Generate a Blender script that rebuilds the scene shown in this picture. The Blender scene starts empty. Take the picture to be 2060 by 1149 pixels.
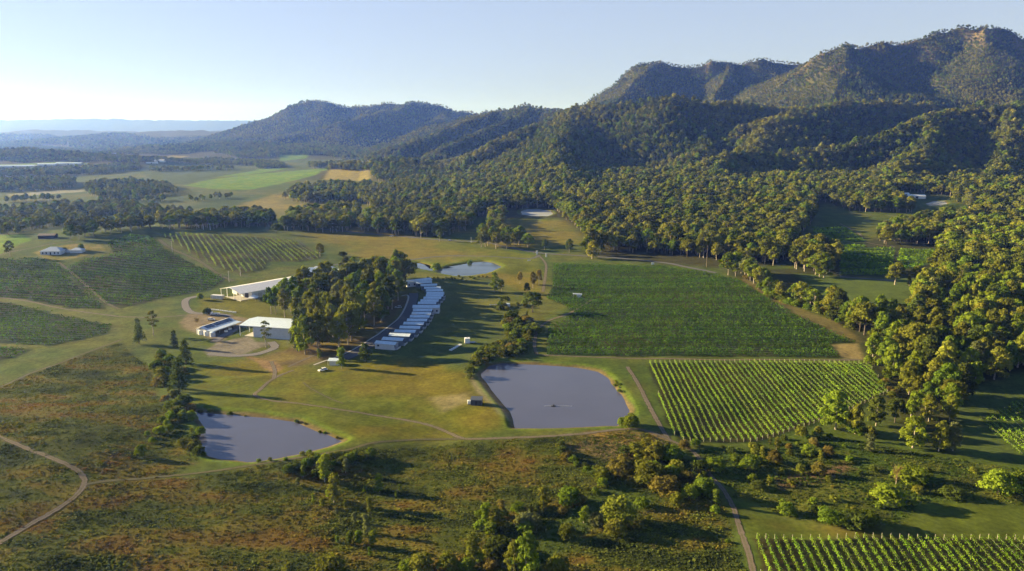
import bpy, bmesh, math, random
import numpy as np
from mathutils import Vector, Matrix

# ------------------------------------------------------------------ camera, sky, sun
SC = bpy.context.scene
COL = SC.collection
R = math.radians
FPX, CX, CY, CAM_H, PITCH = 1500.0, 1030.0, 574.5, 120.0, R(11.77)
cam_d = bpy.data.cameras.new("camera")
cam_d.sensor_width = 36.0
cam_d.lens = FPX * 36.0 / 2060.0
cam_d.clip_start, cam_d.clip_end = 1.0, 60000.0
cam = bpy.data.objects.new("camera", cam_d)
COL.objects.link(cam)
cam.location = (0, 0, CAM_H)
cam.rotation_euler = (R(90) - PITCH, 0, 0)
SC.camera = cam

SUN_EL, SUN_AZ = R(15.5), R(-75.0)          # azimuth from the view direction, to the left
SUN_DIR = Vector((math.sin(SUN_AZ) * math.cos(SUN_EL), math.cos(SUN_AZ) * math.cos(SUN_EL), math.sin(SUN_EL)))
W = bpy.data.worlds.new("World")
SC.world = W
W.use_nodes = True
wn, wl = W.node_tree.nodes, W.node_tree.links
wn.clear()
sky = wn.new("ShaderNodeTexSky")
sky.sky_type = 'NISHITA'
sky.sun_disc = False
sky.sun_elevation = SUN_EL
sky.sun_rotation = SUN_AZ
sky.altitude = 100
sky.air_density, sky.dust_density, sky.ozone_density = 1.0, 0.25, 1.6
bg = wn.new("ShaderNodeBackground")
bg.inputs["Strength"].default_value = 0.104
wo = wn.new("ShaderNodeOutputWorld")
gam = wn.new("ShaderNodeGamma"); gam.inputs["Gamma"].default_value = 0.25
wl.new(sky.outputs[0], gam.inputs["Color"])
tint = wn.new("ShaderNodeVectorMath"); tint.operation = 'MULTIPLY'
tint.inputs[1].default_value = (0.95, 1.06, 1.42)
wl.new(gam.outputs[0], tint.inputs[0])
# clear sky is darker overhead, dimmed further and blued to cut shadow fill
wtc = wn.new("ShaderNodeTexCoord"); wse = wn.new("ShaderNodeSeparateXYZ")
wl.new(wtc.outputs["Generated"], wse.inputs[0])
zen = wn.new("ShaderNodeMapRange"); zen.interpolation_type = 'SMOOTHSTEP'
zen.inputs["From Min"].default_value = 0.10; zen.inputs["From Max"].default_value = 0.75
zen.inputs["To Min"].default_value = 0.0; zen.inputs["To Max"].default_value = 1.0
wl.new(wse.outputs["Z"], zen.inputs["Value"])
zc = wn.new("ShaderNodeMix"); zc.data_type = 'RGBA'
zc.inputs["A"].default_value = (1, 1, 1, 1); zc.inputs["B"].default_value = (0.17, 0.33, 0.52, 1)
wl.new(zen.outputs[0], zc.inputs["Factor"])
zm = wn.new("ShaderNodeVectorMath"); zm.operation = 'MULTIPLY'
wl.new(tint.outputs[0], zm.inputs[0]); wl.new(zc.outputs["Result"], zm.inputs[1])
wl.new(zm.outputs[0], bg.inputs[0])
wl.new(bg.outputs[0], wo.inputs[0])

sun_d = bpy.data.lights.new("sun", 'SUN')
sun_d.energy = 5.0
sun_d.angle = R(0.5)
sun_d.color = (1.0, 0.81, 0.48)
sun = bpy.data.objects.new("sun", sun_d)
COL.objects.link(sun)
sun.rotation_euler = SUN_DIR.to_track_quat('Z', 'Y').to_euler()

SC.view_settings.view_transform = 'Standard'
SC.view_settings.look = 'None'
SC.view_settings.exposure = 2.0
SC.view_settings.gamma = 1.0
SC.render.engine = 'CYCLES'
SC.cycles.use_denoising = True
SC.cycles.max_bounces = 5
SC.cycles.diffuse_bounces = 2
SC.cycles.transparent_max_bounces = 6
SC.cycles.volume_bounces = 0
SC.cycles.use_light_tree = False
rng = np.random.default_rng(7)
random.seed(7)

# ------------------------------------------------------------------ tagging helpers
def tag(o, label=None, cat=None, group=None, kind=None):
    if label: o["label"] = label
    if cat: o["category"] = cat
    if group: o["group"] = group
    if kind: o["kind"] = kind
    return o

def empty(name, loc, rz=0.0):
    o = bpy.data.objects.new(name, None)
    o.empty_display_size = 1.0
    o.location = loc
    o.rotation_euler = (0, 0, rz)
    COL.objects.link(o)
    return o

def link(name, me, parent=None, loc=None):
    o = bpy.data.objects.new(name, me)
    COL.objects.link(o)
    if parent is not None: o.parent = parent
    if loc is not None: o.location = loc
    return o

def mesh_np(name, V, F, mats=(), smooth=False, midx=None):
    """V (N,3), F (M,k) array of one polygon size"""
    V = np.asarray(V, np.float32); F = np.asarray(F, np.int32)
    me = bpy.data.meshes.new(name)
    n, k = F.shape
    me.vertices.add(len(V)); me.vertices.foreach_set("co", V.ravel())
    me.loops.add(n * k); me.loops.foreach_set("vertex_index", F.ravel())
    me.polygons.add(n)
    me.polygons.foreach_set("loop_start", np.arange(0, n * k, k, dtype=np.int32))
    if smooth: me.polygons.foreach_set("use_smooth", np.ones(n, bool))
    if midx is not None: me.polygons.foreach_set("material_index", np.asarray(midx, np.int32))
    for m in mats: me.materials.append(m)
    me.update(calc_edges=True)
    return me

def col_attr(me, name, C):
    a = me.attributes.new(name, 'FLOAT_COLOR', 'POINT')
    C4 = np.ones((len(C), 4), np.float32); C4[:, :3] = C
    a.data.foreach_set("color", C4.ravel())

def float_attr(me, name, v):
    a = me.attributes.new(name, 'FLOAT', 'POINT')
    a.data.foreach_set("value", np.asarray(v, np.float32))

# ------------------------------------------------------------------ noise
def _hash(ix, iy, seed):
    h = (ix.astype(np.int64) * 374761393 + iy.astype(np.int64) * 668265263 + seed * 1442695041) & 0xffffffff
    h = ((h ^ (h >> 13)) * 1274126177) & 0xffffffff
    h = (h ^ (h >> 16)) & 0xffffff
    return h / float(0xffffff)

def vnoise(x, y, seed=0):
    x = np.asarray(x, float); y = np.asarray(y, float)
    xi, yi = np.floor(x), np.floor(y)
    u, v = x - xi, y - yi
    u = u * u * u * (u * (u * 6 - 15) + 10); v = v * v * v * (v * (v * 6 - 15) + 10)
    xi = xi.astype(np.int64); yi = yi.astype(np.int64)
    a, b = _hash(xi, yi, seed), _hash(xi + 1, yi, seed)
    c, d = _hash(xi, yi + 1, seed), _hash(xi + 1, yi + 1, seed)
    return (a + (b - a) * u) * (1 - v) + (c + (d - c) * u) * v

def fbm(x, y, scale, octv=4, seed=0):
    s, a, t = 0.0, 1.0, 0.0
    for i in range(octv):
        s = s + a * vnoise(x / scale + 17.3 * i, y / scale - 9.1 * i, seed + i)
        t += a; a *= 0.5; scale *= 0.5
    return s / t * 2 - 1

def sstep(a, b, x):
    t = np.clip((x - a) / (b - a), 0, 1)
    return t * t * (3 - 2 * t)

# ------------------------------------------------------------------ from the photo's pixels to points on the land
CP, SP = math.cos(PITCH), math.sin(PITCH)
def ray(px, py):
    a = (np.asarray(px, float) - CX) / FPX
    b = -(np.asarray(py, float) - CY) / FPX
    return a, CP + b * SP, -SP + b * CP          # x, y, z of the direction

def P3(px, py, d):
    """point at forward distance d seen at pixel px, py"""
    x, y, z = ray(px, py)
    return np.array([x / y * d, d, CAM_H + z / y * d])

def flat(px, py, z=0.0):
    x, y, zz = ray(px, py)
    t = (z - CAM_H) / zz
    return np.stack([x * t, y * t], -1)

def proj(x, y, z):
    dz = z - CAM_H
    yc = dz * CP + y * SP
    zc = y * CP - dz * SP
    return CX + x / zc * FPX, CY - yc / zc * FPX, zc

# ------------------------------------------------------------------ ridges of the range: image point + distance
RIDGES = []
def ridge(pts, cot=2.6, e=1.35, drop=13.0, amp=1.0):
    Q = [P3(*p) for p in pts]
    if pts[0][2] < 5500: cot, e = cot * 0.74, e + 0.3
    for q in Q: q[2] = max(q[2] - drop, 4.0)
    RIDGES.append((np.array(Q), cot, e, amp))

# far pale ranges
ridge([(-900,246,15000),(-300,242,15000),(0,241,15000),(90,240,15000),(185,237,15000),(300,241,15000),(420,241,15000),(560,243,15000),(900,246,15000),(1500,246,15000)], 9, 1.2, 0)
ridge([(-700,262,8600),(-200,262,8600),(0,266,8600),(80,260,8400),(210,262,8400),(330,265,8400),(480,262,8000)], 9, 1.2, 0)
ridge([(260,266,6400),(330,262,6300),(400,262,6200),(470,264,6000)], 9, 1.2, 0)
# blue double hill
ridge([(470,262,4700),(515,243,4700),(560,224,4700),(592,211,4700),(622,197,4650),(642,196,4650),(668,203,4650),(700,207,4650),(735,206,4650),(765,204,4700),(797,207,4700),(830,199,4600),(862,202,4600),(900,214,4700),(945,219,4800),(1000,222,4900)], 2.9, 1.3, 12)
ridge([(830,199,4600),(800,213,4300),(755,224,4050),(690,236,3900),(610,258,3800),(560,270,3700)], 2.4, 1.3, 12)
ridge([(640,197,4650),(600,222,4450),(540,255,4300)], 2.4, 1.3, 12)
ridge([(900,214,4700),(880,235,4200),(840,252,4000)], 2.4, 1.3, 12)
# low ridge behind the centre
ridge([(860,248,3300),(905,240,3250),(950,226,3200),(1000,209,3150),(1030,205,3100),(1062,204,3050),(1100,209,3000),(1150,211,2950),(1220,215,2900)], 2.6, 1.3, 15)
ridge([(1000,209,3150),(930,244,2850),(850,270,2650),(790,289,2500)], 2.2, 1.3, 15)
ridge([(1062,204,3050),(1020,232,2750),(960,262,2500),(890,290,2300)], 2.0, 1.3, 15)
# dark middle hill
ridge([(1128,219,2150),(1160,210,2080),(1200,205,2030),(1250,201,2000),(1300,193,1960),(1340,189,1940),(1400,191,1960),(1470,197,2000),(1550,206,2080),(1640,214,2200)], 2.0, 1.35, 14)
ridge([(1135,216,2150),(1085,238,2050),(1035,264,1950),(985,296,1850),(940,324,1750)], 2.4, 1.3, 12)
ridge([(1150,212,2080),(1130,262,1800),(1125,310,1560),(1150,352,1350)], 2.5, 1.3, 12)
ridge([(1480,198,2000),(1440,255,1850),(1400,300,1600)], 1.8, 1.3, 10)
# spur behind it to the right
ridge([(1488,262,1780),(1535,238,1840),(1585,216,1900),(1665,199,1980),(1760,197,2050),(1870,203,2150)], 1.9, 1.3, 13)
ridge([(1600,213,1900),(1540,258,1760),(1490,302,1560),(1430,345,1380)], 2.4, 1.3, 12)
# front right ridge
ridge([(1400,338,1430),(1450,308,1480),(1550,298,1520),(1666,288,1560),(1768,258,1620),(1870,232,1680),(1938,209,1720),(2057,197,1760),(2250,192,1800),(2500,190,1900)], 1.7, 1.35, 13)
ridge([(1870,232,1680),(1830,300,1480),(1790,340,1360)], 2.4, 1.3, 10)
ridge([(2057,197,1760),(2040,290,1520),(2010,345,1350)], 2.3, 1.3, 10)
# back plateau
ridge([(1120,222,3500),(1180,192,3450),(1232,160,3400),(1272,132,3380),(1300,121,3360),(1325,116,3350),(1380,118,3350),(1430,117,3350),(1480,115,3330),(1530,115,3320),(1575,118,3320),(1640,122,3350),(1800,122,3500)], 1.55, 1.2, 13)
ridge([(1325,116,3350),(1290,150,3150),(1240,190,2950),(1190,215,2800)], 2.0, 1.2, 12)
ridge([(1468,117,3330),(1452,140,3180),(1436,190,2950),(1425,230,2750)], 2.0, 1.2, 12)
# big mountain
ridge([(1490,205,2750),(1555,167,2760),(1612,125,2780),(1655,92,2800),(1700,73,2800),(1745,75,2820),(1800,73,2840),(1850,66,2860),(1900,59,2880),(1945,52,2880),(1985,51,2860),(2025,58,2860),(2060,70,2880),(2200,84,2950),(2500,120,3100)], 1.45, 1.15, 13)
ridge([(1705,74,2800),(1698,105,2680),(1692,150,2520),(1690,190,2380),(1672,215,2250)], 2.5, 1.15, 10)
ridge([(1975,52,2860),(1988,85,2720),(2020,140,2540),(2050,200,2300),(2070,240,2120)], 2.5, 1.15, 10)
ridge([(2150,80,2920),(2180,140,2620),(2210,200,2350)], 1.4, 1.15, 10)
# small rises of the farmland
ridge([(-60,300,2700),(60,296,2600),(170,303,2500),(300,312,2400)], 10, 1.3, 12)
ridge([(330,296,3700),(420,284,3600),(520,288,3500),(640,291,3400)], 12, 1.3, 6)
ridge([(640,352,1800),(700,333,1850),(745,331,1850),(800,322,1850)], 8, 1.4, 3)

def base_h(x, y):
    h = 1.6 * fbm(x, y, 260, 3, 3) * sstep(150, 500, y)
    far = sstep(800, 2200, y)
    h = h + 9 * far * (fbm(x, y, 900, 3, 11) + 0.25)
    h = h + 0.42 * fbm(x, y, 22, 3, 21) * sstep(1500, 300, y)
    h = h + 0.55 * fbm(x * .45, y, 12, 2, 23) * sstep(420, 300, y + .25 * x)
    # near left paddock falls to the right, a tilt added to darken it
    h = h + 11 * sstep(-35, -235, x) * sstep(345, 245, y)
    # knoll with the hilltop house, and the foot of the range rising to the right
    kx, ky = -440.0, 745.0
    h = h + 19 * np.exp(-(((x - kx) / 210) ** 2 + ((y - ky) / 170) ** 2))
    h = h + 24 * sstep(-50, 500, x + (y - 700) * 0.25) * sstep(720, 1500, y)
    return h

def patch(x, y):
    """patchwork of grass kinds and painted shade bands in the rough paddocks: streaks a few metres deep, longer across"""
    return fbm(x * .5, y, 8, 4, 141) + .45 * fbm(x * .6, y, 34, 3, 143)

def hills_h(x, y):
    out = np.full(np.shape(x), -50.0)
    far = y > 600
    if not np.any(far): return out
    X, Y = x[far], y[far]
    wob = 1 + 0.0 * X
    best = np.full(X.shape, -50.0)
    wx = X + 38 * fbm(X, Y, 260, 3, 41); wy = Y + 38 * fbm(X, Y, 260, 3, 47)
    for Q, cot, e, amp in RIDGES:
        zmax = Q[:, 2].max()
        Wd = zmax * cot * e * 1.5
        m = (X > Q[:, 0].min() - Wd - 60) & (X < Q[:, 0].max() + Wd + 60) & (Y > Q[:, 1].min() - Wd - 60) & (Y < Q[:, 1].max() + Wd + 60)
        if not np.any(m): continue
        x_, y_ = wx[m], wy[m]
        r = np.full(x_.shape, -50.0)
        for i in range(len(Q) - 1):
            a, b = Q[i], Q[i + 1]
            dx, dy = b[0] - a[0], b[1] - a[1]
            t = np.clip(((x_ - a[0]) * dx + (y_ - a[1]) * dy) / (dx * dx + dy * dy + 1e-9), 0, 1)
            d = np.hypot(x_ - a[0] - t * dx, y_ - a[1] - t * dy)
            zr = a[2] + t * (b[2] - a[2])
            w = np.maximum(zr * cot, 1.0) * e
            r = np.maximum(r, zr * np.clip(1 - d / w, 0, 1) ** e - 70 * np.clip(d / w - 1, 0, 9))
        b0 = best[m]
        k = 5.0
        hh = np.clip(0.5 + 0.5 * (r - b0) / k, 0, 1)
        best[m] = b0 * (1 - hh) + r * hh + k * hh * (1 - hh) * 0.5
    rough = np.clip(best, 0, 260) / 260
    gul = 1 - np.abs(fbm(X, Y, 240, 4, 61)) * 2
    best = best + rough * (20 * (gul - 0.75) + 10 * fbm(X, Y, 90, 3, 71))
    out[far] = best
    return out

# ponds: image outline and water level
POND_PX = {
 "left":   [(390,828),(420,832),(470,835),(530,840),(590,848),(640,868),(688,888),(660,900),(610,912),(560,922),(500,929),(440,923),(405,912),(401,880),(409,858)],
 "right":  [(965,752),(985,736),(1010,731),(1080,734),(1160,740),(1205,748),(1225,765),(1250,795),(1266,825),(1263,845),(1240,857),(1150,861),(1035,862),(1028,835),(1005,805),(985,780)],
 "upper":  [(829,530),(845,529),(862,533),(875,540),(890,541),(905,536),(918,534),(945,529),(972,526),(992,529),(1008,537),(990,546),(975,551),(945,555),(918,556),(890,551),(865,545),(845,541)],
 "far":    [(1048,425),(1062,421),(1085,421),(1108,425),(1112,431),(1100,436),(1068,435),(1050,432)],
 "forest": [(1862,410),(1878,405),(1900,405),(1906,410),(1890,414),(1870,415)],
}
def seg_sd(poly, x, y):
    """signed distance to polygon, negative inside"""
    n = len(poly)
    d = np.full(np.shape(x), 1e18); ins = np.zeros(np.shape(x), bool)
    for i in range(n):
        a, b = poly[i], poly[(i + 1) % n]
        dx, dy = b[0] - a[0], b[1] - a[1]
        t = np.clip(((x - a[0]) * dx + (y - a[1]) * dy) / (dx * dx + dy * dy + 1e-9), 0, 1)
        d = np.minimum(d, (x - a[0] - t * dx) ** 2 + (y - a[1] - t * dy) ** 2)
        c = (a[1] > y) != (b[1] > y)
        with np.errstate(divide='ignore', invalid='ignore'):
            xx = a[0] + (y - a[1]) * dx / (dy if abs(dy) > 1e-9 else 1e-9)
        ins ^= c & (x < xx)
    d = np.sqrt(d)
    return np.where(ins, -d, d)

def raw_h(x, y):
    b = base_h(x, y)
    hl = hills_h(x, y)
    k = 14.0
    hh = np.clip(0.5 + 0.5 * (hl - b) / k, 0, 1)
    return np.where(hl < b - k, b, b * (1 - hh) + hl * hh + k * hh * (1 - hh) * 0.6)

def cast(px, py, hf):
    px = np.atleast_1d(np.asarray(px, float)); py = np.atleast_1d(np.asarray(py, float))
    rx, ry, rz = ray(px, py)
    d = np.geomspace(90, 20000, 420)
    X = (rx / ry)[:, None] * d; Y = np.broadcast_to(d, X.shape); Z = CAM_H + (rz / ry)[:, None] * d
    H = hf(X.ravel(), Y.ravel().copy()).reshape(X.shape)
    below = Z < H
    i = np.where(below.any(1), below.argmax(1), len(d) - 1)
    i = np.maximum(i, 1)
    lo, hi = d[i - 1], d[i]
    for _ in range(14):
        m = 0.5 * (lo + hi)
        h = hf(rx / ry * m, m)
        b = CAM_H + rz / ry * m < h
        hi = np.where(b, m, hi); lo = np.where(b, lo, m)
    m = 0.5 * (lo + hi)
    return np.stack([rx / ry * m, m], -1)

PONDS = {}
for k, pp in POND_PX.items():
    a = np.array(pp, float)
    w = cast(a[:, 0], a[:, 1], raw_h)
    lev = float(np.median(raw_h(w[:, 0], w[:, 1]))) - 0.3
    w = np.stack([*((ray(a[:, 0], a[:, 1]))[i] for i in (0, 1, 2))], -1)
    t = (lev - CAM_H) / w[:, 2]
    PONDS[k] = (np.stack([w[:, 0] * t, w[:, 1] * t], -1), lev)

def hgt(x, y):
    x = np.asarray(x, float); y = np.asarray(y, float)
    h = raw_h(x, y)
    for k, (poly, lev) in PONDS.items():
        mn, mx = poly.min(0) - 40, poly.max(0) + 40
        m = (x > mn[0]) & (x < mx[0]) & (y > mn[1]) & (y < mx[1])
        if not np.any(m): continue
        sd = seg_sd(poly, x[m], y[m]) + 0.8 * fbm(x[m], y[m], 9, 2, 5)
        tgt = np.where(sd < 0, lev - np.minimum(1.8, -sd * 0.35), lev + np.minimum(1.1, sd * 0.30))
        wgt = sstep(34, 7, sd)
        h[m] = h[m] * (1 - wgt) + tgt * wgt
    return h

def G(px, py):
    """where the land is seen at photo pixel(s): (x, y, z)"""
    w = cast(px, py, hgt)
    z = hgt(w[:, 0], w[:, 1])
    r = np.column_stack([w, z])
    return r[0] if np.ndim(px) == 0 else r

def GP(pts):
    a = np.array(pts, float)
    return G(a[:, 0], a[:, 1])[:, :2]
def Z1(x, y): return float(hgt(np.array([float(x)]), np.array([float(y)]))[0])

# ------------------------------------------------------------------ materials
def new_mat(name):
    m = bpy.data.materials.new(name); m.use_nodes = True
    nt = m.node_tree
    nt.nodes.clear()
    out = nt.nodes.new("ShaderNodeOutputMaterial")
    return m, nt.nodes, nt.links, out

def pbsdf(name, col, rough=0.7, metal=0.0, noise=0.12, scale=3.0, spec=0.4):
    m, n, l, out = new_mat(name)
    b = n.new("ShaderNodeBsdfPrincipled")
    b.inputs["Roughness"].default_value = rough
    b.inputs["Metallic"].default_value = metal
    b.inputs["Specular IOR Level"].default_value = spec
    tc = n.new("ShaderNodeTexCoord"); no = n.new("ShaderNodeTexNoise")
    no.inputs["Scale"].default_value = scale; no.inputs["Detail"].default_value = 4
    l.new(tc.outputs["Object"], no.inputs["Vector"])
    mr = n.new("ShaderNodeMapRange")
    mr.inputs["From Min"].default_value = 0.3; mr.inputs["From Max"].default_value = 0.7
    mr.inputs["To Min"].default_value = 1 - noise; mr.inputs["To Max"].default_value = 1 + noise
    l.new(no.outputs["Fac"], mr.inputs["Value"])
    mx = n.new("ShaderNodeVectorMath"); mx.operation = 'SCALE'
    mx.inputs[0].default_value = col
    l.new(mr.outputs[0], mx.inputs["Scale"])
    l.new(mx.outputs[0], b.inputs["Base Color"])
    l.new(b.outputs[0], out.inputs[0])
    return m

def leaf_mat(name, transl=0.25):
    """colour from the object's own colour, a tone per leaf clump and a shade per plant"""
    m, n, l, out = new_mat(name)
    oi = n.new("ShaderNodeObjectInfo")
    at = n.new("ShaderNodeAttribute"); at.attribute_name = "tone"
    mr = n.new("ShaderNodeMapRange"); mr.inputs["To Min"].default_value = 0.72; mr.inputs["To Max"].default_value = 1.28
    l.new(oi.outputs["Random"], mr.inputs["Value"])
    mu = n.new("ShaderNodeMath"); mu.operation = 'MULTIPLY'
    l.new(mr.outputs[0], mu.inputs[0]); l.new(at.outputs["Fac"], mu.inputs[1])
    sc = n.new("ShaderNodeVectorMath"); sc.operation = 'SCALE'
    ti = n.new("ShaderNodeAttribute"); ti.attribute_name = "tint"
    tm = n.new("ShaderNodeVectorMath"); tm.operation = 'MULTIPLY'
    l.new(oi.outputs["Color"], tm.inputs[0]); l.new(ti.outputs["Color"], tm.inputs[1])
    l.new(tm.outputs[0], sc.inputs[0]); l.new(mu.outputs[0], sc.inputs["Scale"])
    hs = n.new("ShaderNodeHueSaturation")
    mh = n.new("ShaderNodeMath"); mh.operation = 'MULTIPLY'; mh.inputs[1].default_value = 7.31
    l.new(oi.outputs["Random"], mh.inputs[0])
    fr = n.new("ShaderNodeMath"); fr.operation = 'FRACT'; l.new(mh.outputs[0], fr.inputs[0])
    h2 = n.new("ShaderNodeMapRange"); h2.inputs["To Min"].default_value = 0.491; h2.inputs["To Max"].default_value = 0.513
    l.new(fr.outputs[0], h2.inputs["Value"]); l.new(h2.outputs[0], hs.inputs["Hue"])
    l.new(sc.outputs[0], hs.inputs["Color"])
    d = n.new("ShaderNodeBsdfDiffuse"); t = n.new("ShaderNodeBsdfTranslucent")
    l.new(hs.outputs[0], d.inputs[0]); l.new(hs.outputs[0], t.inputs[0])
    mx = n.new("ShaderNodeMixShader"); mx.inputs[0].default_value = transl
    l.new(d.outputs[0], mx.inputs[1]); l.new(t.outputs[0], mx.inputs[2])
    l.new(mx.outputs[0], out.inputs[0])
    return m

M_LEAF = leaf_mat("leaves", 0.36)
M_VINE = leaf_mat("vine_leaves", 0.35)
M_GRASS = leaf_mat("grass_blades", 0.35)
M_BARK = pbsdf("pale_bark", (0.34, 0.29, 0.23), 0.9, noise=0.35, scale=1.2)
M_BARKD = pbsdf("dark_bark", (0.10, 0.08, 0.06), 0.9, noise=0.3, scale=1.2)

def ground_mat():
    m, n, l, out = new_mat("land")
    b = n.new("ShaderNodeBsdfPrincipled")
    b.inputs["Roughness"].default_value = 0.95
    b.inputs["Specular IOR Level"].default_value = 0.05
    at = n.new("ShaderNodeAttribute"); at.attribute_name = "base"
    rg = n.new("ShaderNodeAttribute"); rg.attribute_name = "rough_cover"
    geo = n.new("ShaderNodeNewGeometry")
    def noise(scale, det, rgh=0.6):
        t = n.new("ShaderNodeTexNoise"); t.inputs["Scale"].default_value = scale
        t.inputs["Detail"].default_value = det; t.inputs["Roughness"].default_value = rgh
        l.new(geo.outputs["Position"], t.inputs["Vector"]); return t
    n1, n2, n3 = noise(0.55, 5), noise(0.09, 4), noise(1.9, 3)
    r1 = n.new("ShaderNodeMapRange"); r1.inputs["From Min"].default_value = 0.3; r1.inputs["From Max"].default_value = 0.72
    r1.inputs["To Min"].default_value = 0.72; r1.inputs["To Max"].default_value = 1.3
    l.new(n1.outputs["Fac"], r1.inputs["Value"])
    r2 = n.new("ShaderNodeMapRange"); r2.inputs["From Min"].default_value = 0.35; r2.inputs["From Max"].default_value = 0.65
    r2.inputs["To Min"].default_value = 0.82; r2.inputs["To Max"].default_value = 1.18
    l.new(n2.outputs["Fac"], r2.inputs["Value"])
    mu = n.new("ShaderNodeMath"); mu.operation = 'MULTIPLY'
    l.new(r1.outputs[0], mu.inputs[0]); l.new(r2.outputs[0], mu.inputs[1])
    sc = n.new("ShaderNodeVectorMath"); sc.operation = 'SCALE'
    l.new(at.outputs["Color"], sc.inputs[0]); l.new(mu.outputs[0], sc.inputs["Scale"])
    l.new(sc.outputs[0], b.inputs["Base Color"])
    bp = n.new("ShaderNodeBump"); bp.inputs["Distance"].default_value = 0.5
    l.new(n3.outputs["Fac"], bp.inputs["Height"])
    st = n.new("ShaderNodeMath"); st.operation = 'MULTIPLY_ADD'; st.inputs[1].default_value = 0.45; st.inputs[2].default_value = 0.22
    l.new(rg.outputs["Fac"], st.inputs[0]); l.new(st.outputs[0], bp.inputs["Strength"])
    l.new(bp.outputs[0], b.inputs["Normal"])
    l.new(b.outputs[0], out.inputs[0])
    return m
M_LAND = ground_mat()

# ------------------------------------------------------------------ areas of the land, traced as outlines and put on the ground
AREAS = {}
def area(name, pts): AREAS[name] = GP(pts)
area("v_big", [(1113,531),(1330,536),(1440,553),(1487,565),(1545,602),(1610,640),(1722,690),(1668,693),(1690,719),(1100,714),(1103,660),(1160,632),(1130,612),(1098,601),(1112,580)])
area("v_mid", [(1306,730),(1745,731),(1788,790),(1660,845),(1520,889),(1365,887),(1340,850)])
area("v_low", [(1516,1084),(2110,1085),(2180,1240),(1545,1240)])
area("v_right", [(1968,848),(2070,797),(2130,795),(2150,960),(2105,955),(2055,926)])
area("v_hill", [(130,545),(170,522),(232,512),(212,488),(270,474),(310,482),(335,504),(455,562),(420,585),(330,600),(240,622),(212,612)])
area("v_hill2", [(-60,524),(0,520),(112,527),(140,560),(214,620),(150,622),(60,604),(-60,597)])
area("v_hill3", [(-60,612),(0,607),(110,632),(228,655),(214,672),(100,697),(0,690),(-60,690)])
area("v_hill4", [(-60,700),(0,697),(62,704),(30,720),(-60,732)])
area("v_top", [(325,475),(390,472),(500,476),(600,486),(640,512),(648,520),(600,526),(540,526),(530,543),(480,551),(430,535),(394,517)])
area("v_r1", [(1635,460),(1700,459),(1742,486),(1640,487)])
area("v_r2", [(1690,496),(1802,499),(1786,556),(1690,552)])
area("v_r3", [(1812,501),(1884,500),(1880,530),(1802,545)])
area("bright", [(368,373),(430,360),(520,350),(600,343),(672,337),(640,350),(580,366),(500,382),(430,381)])
area("bright2", [(430,357),(520,340),(585,338),(500,352)])
area("bright3", [(-300,338),(0,331),(160,326),(180,330),(0,338),(-300,345)])
area("bright4", [(380,285),(440,280),(445,298),(330,300),(300,290)])
area("bright5", [(560,312),(622,306),(618,318),(565,324)])
area("bright6", [(-100,478),(40,472),(60,484),(0,512),(-100,515)])
area("cliff", [(1940,66),(1962,58),(1982,60),(1990,78),(1994,96),(1978,98),(1962,84)])
area("cliff2", [(1698,80),(1712,76),(1716,88),(1700,94)])
area("r_meadow", [(1600,550),(1700,557),(1850,560),(1880,590),(1800,640),(1660,610)])
area("straw3", [(280,320),(340,313),(382,314),(320,322)])
area("mead2", [(292,332),(430,330),(520,342),(430,357),(370,372),(300,366)])
area("mead3", [(260,398),(480,395),(530,420),(400,440),(300,415)])
area("mead4", [(135,428),(320,440),(290,450),(130,446)])
area("pale_strip", [(15,391),(100,384),(170,382),(170,386),(90,391),(20,397)])
area("straw", [(660,345),(742,330),(745,365),(700,362),(650,362)])
area("straw2", [(520,400),(570,385),(720,385),(720,430),(570,440),(470,418)])
area("lawn", [(390,735),(520,720),(640,745),(760,715),(900,720),(960,745),(990,800),(1030,862),(935,880),(700,890),(600,846),(390,815)])
area("lawn2", [(690,470),(860,485),(1085,515),(1095,600),(980,560),(820,525),(700,520)])
area("lawn3", [(405,600),(540,595),(545,640),(400,622)])
area("field", [(890,560),(1010,560),(1025,640),(985,720),(960,745),(760,712),(860,640),(892,600)])
area("rough_l", [(-300,800),(0,775),(240,690),(300,740),(320,800),(360,850),(400,930),(340,960),(-300,1010)])
area("rough_b", [(-400,1000),(165,975),(420,955),(700,905),(935,888),(1300,872),(1345,888),(1420,960),(1450,1010),(1510,1200),(1560,1600),(-400,1600)])
area("scrub_r", [(1400,905),(1530,900),(1680,880),(1900,920),(2060,945),(2300,1000),(2300,1030),(1860,1010),(1800,1058),(1650,1052),(1560,1030),(1480,1000)])
area("mown_r", [(1480,1030),(1650,1056),(1800,1060),(1850,1010),(2300,1025),(2300,1090),(1510,1082)])
area("yard", [(412,706),(440,690),(500,676),(512,688),(550,690),(505,706),(480,714),(425,716)])
area("yard2", [(360,648),(380,632),(420,630),(470,637),(560,650),(480,660),(440,690),(400,672),(365,660)])
area("dirt_grove", [(520,722),(570,705),(720,640),(815,590),(830,600),(770,665),(690,715),(590,740)])
area("soil_a", [(500,718),(545,726),(572,742),(552,752),(530,738)])
area("bank", [(945,760),(985,738),(985,780),(1005,805),(1032,850),(1015,845),(975,800)])
area("bare", [(860,800),(940,790),(945,808),(890,830)])
area("dam_face", [(1180,866),(1345,872),(1345,890),(1250,930),(1140,900)])
area("pad", [(1100,588),(1215,588),(1205,600),(1105,601)])
area("corner", [(1672,692),(1728,690),(1734,722),(1692,720)])
area("edge_r", [(1484,563),(1500,560),(1600,618),(1690,650),(1735,688),(1722,690),(1610,640),(1545,602)])
area("slip", [(1560,960),(1700,930),(1730,945),(1650,965),(1570,985)])
area("shade_r", [(1900,790),(2060,750),(2300,760),(2060,800),(1965,850),(2060,935),(1960,905)])
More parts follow.
